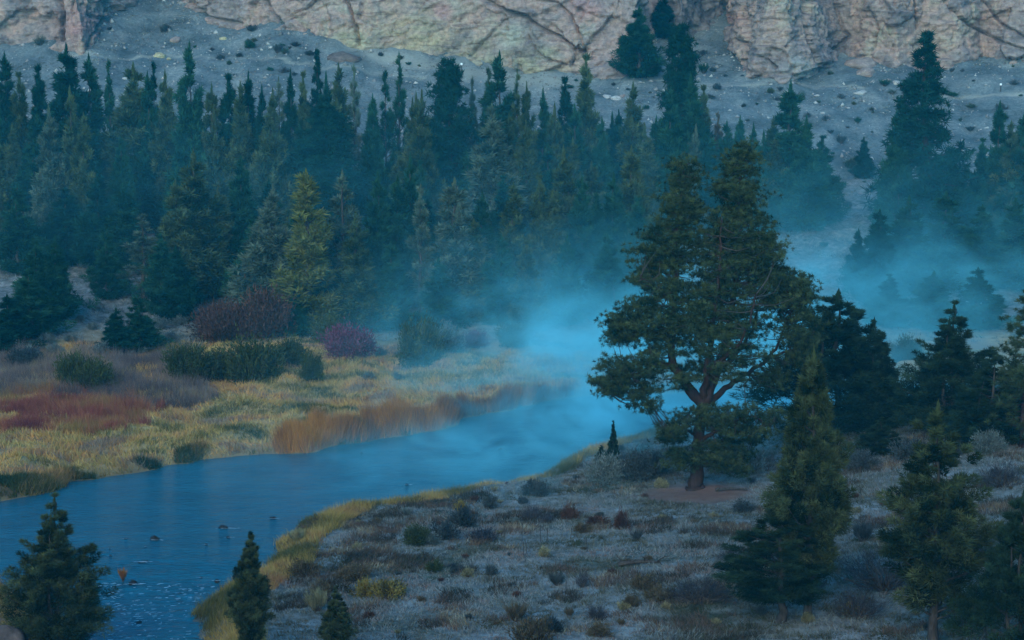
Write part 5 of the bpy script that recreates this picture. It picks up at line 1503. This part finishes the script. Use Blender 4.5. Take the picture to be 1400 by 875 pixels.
# corner hillside by the boulder
pts = scatter(4000, (-60, 770, 130, 1010), lambda x, y, u, v, d, far, s: (~far) & (d > 0.2) & (x < -22) & (u > -60) & (v < 910), 913)
grass_object('bank_grass', pts, 6, 0.40, 0.035, 0.5, lambda p, r: pb_(np.clip(0.5 + 0.3 * r.normal(size=len(p)), 0, 1)) * 0.8, 914, 'dry grass of the corner bank beside the brown boulder', 0.14)
# forest floor undergrowth
pu = pal((0, (0.040, 0.050, 0.045)), (0.5, (0.115, 0.125, 0.115)), (1, (0.230, 0.240, 0.225)))
rngu = np.random.default_rng(915)
x, y = rngu.uniform(-85, 85, 26000), rngu.uniform(232, 330, 26000)
z, d, far, s, q = height(x, y, True)
k = far & (s > 1) & (vnoise(x / 4, y / 4, 0, 98) + 0.5 * vnoise(x / 1.7, y / 1.7, 0, 99) > -0.1)
pts = np.stack([x, y, z], 1)[k]
grass_object('undergrowth', pts, 7, 0.55, 0.10, 0.8, lambda p, r: pu(np.clip(0.45 + 0.4 * fbm(p[:, 0] / 3, p[:, 1] / 3, 0, 100, 3) + 0.15 * r.normal(size=len(p)), 0, 1)), 916, 'grey-green sage undergrowth of the forest floor', 0.3)
# scree: small dry plants
rngu = np.random.default_rng(925)
x, y = rngu.uniform(-105, 105, 60000), rngu.uniform(322, 440, 60000)
z, d, far, s, q = height(x, y, True)
k = (q > 0) & (vnoise(x / 10, y / 7, 0, 108) + 0.7 * vnoise(x / 2.5, y / 1.8, 0, 109) > 0.05) & (np.abs(x) < 100)
pts = np.stack([x, y, z], 1)[k][:24000]
ps_ = pal((0, (0.045, 0.052, 0.042)), (0.5, (0.130, 0.125, 0.095)), (1, (0.290, 0.270, 0.200)))
grass_object('scree_grass', pts, 4, 0.26, 0.11, 0.8, lambda p, r: ps_(np.clip(0.40 + 0.4 * fbm(p[:, 0] / 6, p[:, 1] / 5, 0, 110, 3) + 0.2 * r.normal(size=len(p)), 0, 1)), 926, 'sparse dry tufts on the scree slope', 0.25)
# scree stones
rngs = np.random.default_rng(917)
n = 16000
x, y = rngs.uniform(-105, 105, n), rngs.uniform(330, 440, n)
z, d, far, s, q = height(x, y, True)
k = (q > 3) & (vnoise(x / 9, y / 9, 0, 101) + 0.6 * rngs.random(n) > 0.0)
x, y, z = x[k], y[k], z[k]
n = len(x)
tet = np.array([[1, 0, -.4], [-.5, .87, -.4], [-.5, -.87, -.4], [0.1, 0.1, .9], [0.6, 0.5, .5]])
tf = np.array([[0, 1, 4], [0, 4, 3], [4, 1, 3], [1, 2, 3], [2, 0, 3], [0, 2, 1]])
sz = 0.09 + 0.55 * rngs.random(n) ** 9 + 0.12 * rngs.random(n) ** 2
an = rngs.uniform(0, 6.28, n)
R3 = np.zeros((n, 5, 3))
jit = tet[None] * (1 + 0.35 * rngs.normal(size=(n, 5, 3)))
R3[..., 0] = jit[..., 0] * np.cos(an)[:, None] - jit[..., 1] * np.sin(an)[:, None]
R3[..., 1] = jit[..., 0] * np.sin(an)[:, None] + jit[..., 1] * np.cos(an)[:, None]
R3[..., 2] = jit[..., 2] * 0.7
V = (R3 * sz[:, None, None] + np.stack([x, y, z], 1)[:, None, :]).reshape(-1, 3)
Fc = (tf[None] + 5 * np.arange(n)[:, None, None]).reshape(-1, 3)
cv = np.repeat(pal((0, (0.12, 0.115, 0.11)), (0.6, (0.24, 0.225, 0.21)), (1, (0.40, 0.38, 0.34)))(rngs.random(n)), 5, 0)
o = link('gravel', mesh_np('gravel', V, Fc, colour_mat('scree stones', 0.0), {'col': cv}))
tag(o, 'loose broken stones covering the scree', kind='stuff')

# ------------------------------------------------------------------ air
def box(name, x0, x1, y0, y1, z0, z1, mat):
    V = np.array([[a, b_, c] for a in (x0, x1) for b_ in (y0, y1) for c in (z0, z1)], float)
    ctr = np.array([(x0 + x1) / 2, (y0 + y1) / 2, z0])
    Fc = np.array([[0, 1, 3, 2], [4, 6, 7, 5], [0, 4, 5, 1], [2, 3, 7, 6], [0, 2, 6, 4], [1, 5, 7, 3]])
    o = link(name, mesh_np(name, V - ctr, Fc, mat), None, tuple(ctr))
    return o


m, nt, out = new_mat('haze')
pv = N(nt, 'ShaderNodeVolumePrincipled')
pv.inputs['Color'].default_value = (0.05, 0.68, 1.0, 1)
pv.inputs['Density'].default_value = 0.00017
pv.inputs['Anisotropy'].default_value = 0.0
nt.links.new(pv.outputs[0], out.inputs['Volume'])
hz = box('haze', -1000, 1000, -500, 1500, -6, 118, m)
tag(hz, 'thin blue morning air filling the whole canyon', kind='stuff')

m, nt, out = new_mat('river mist')
tc = N(nt, 'ShaderNodeTexCoord')
P = tc.outputs['Object']
sx = N(nt, 'ShaderNodeSeparateXYZ')
nt.links.new(P, sx.inputs[0])
MC = (2.0, 248.0)


def gauss(cx_, cy_, cz_, rx, ry, rz, amp):
    a = M_(nt, 'DIVIDE', M_(nt, 'SUBTRACT', sx.outputs[0], cx_ - MC[0]), rx)
    b2 = M_(nt, 'DIVIDE', M_(nt, 'SUBTRACT', sx.outputs[1], cy_ - MC[1]), ry)
    c2 = M_(nt, 'DIVIDE', M_(nt, 'SUBTRACT', sx.outputs[2], cz_), rz)
    r2 = M_(nt, 'ADD', M_(nt, 'ADD', M_(nt, 'MULTIPLY', a, a), M_(nt, 'MULTIPLY', b2, b2)), M_(nt, 'MULTIPLY', c2, c2))
    return M_(nt, 'MULTIPLY', M_(nt, 'POWER', 2.718, M_(nt, 'MULTIPLY', r2, -1.0)), amp)


dens = gauss(11, 222, 1, 19, 29, 7.0, 0.040)
for gp in [(30, 230, 1, 20, 24, 6, 0.030), (48, 258, 5, 28, 24, 6.5, 0.024), (0, 190, 0, 20, 26, 1.7, 0.075), (4, 248, 5, 20, 18, 8, 0.012), (22, 200, 0, 18, 20, 2.2, 0.07), (-25, 288, 14, 75, 34, 13, 0.0017), (55, 290, 12, 40, 30, 12, 0.0022)]:
    dens = M_(nt, 'ADD', dens, gauss(*gp))
mp = N(nt, 'ShaderNodeMapping')
mp.inputs['Scale'].default_value = (1.0, 0.8, 1.5)
nt.links.new(P, mp.inputs[0])
nz = noise_tex(nt, mp.outputs[0], 0.10, 2, 0.6, 1.4)
dens = M_(nt, 'MULTIPLY', dens, M_(nt, 'MULTIPLY', M_(nt, 'SUBTRACT', nz, 0.38, True), 6.5))
# fade to nothing at the rim of the closed body
pv = N(nt, 'ShaderNodeVolumePrincipled')
pv.inputs['Color'].default_value = (0.28, 0.90, 1.0, 1)
nt.links.new(dens, pv.inputs['Density'])
nt.links.new(pv.outputs[0], out.inputs['Volume'])
mi = box('mist', MC[0] - 105, MC[0] + 105, MC[1] - 98, MC[1] + 98, -0.4, 36, m)
tag(mi, 'blue mist drifting up from the river bend', kind='stuff')
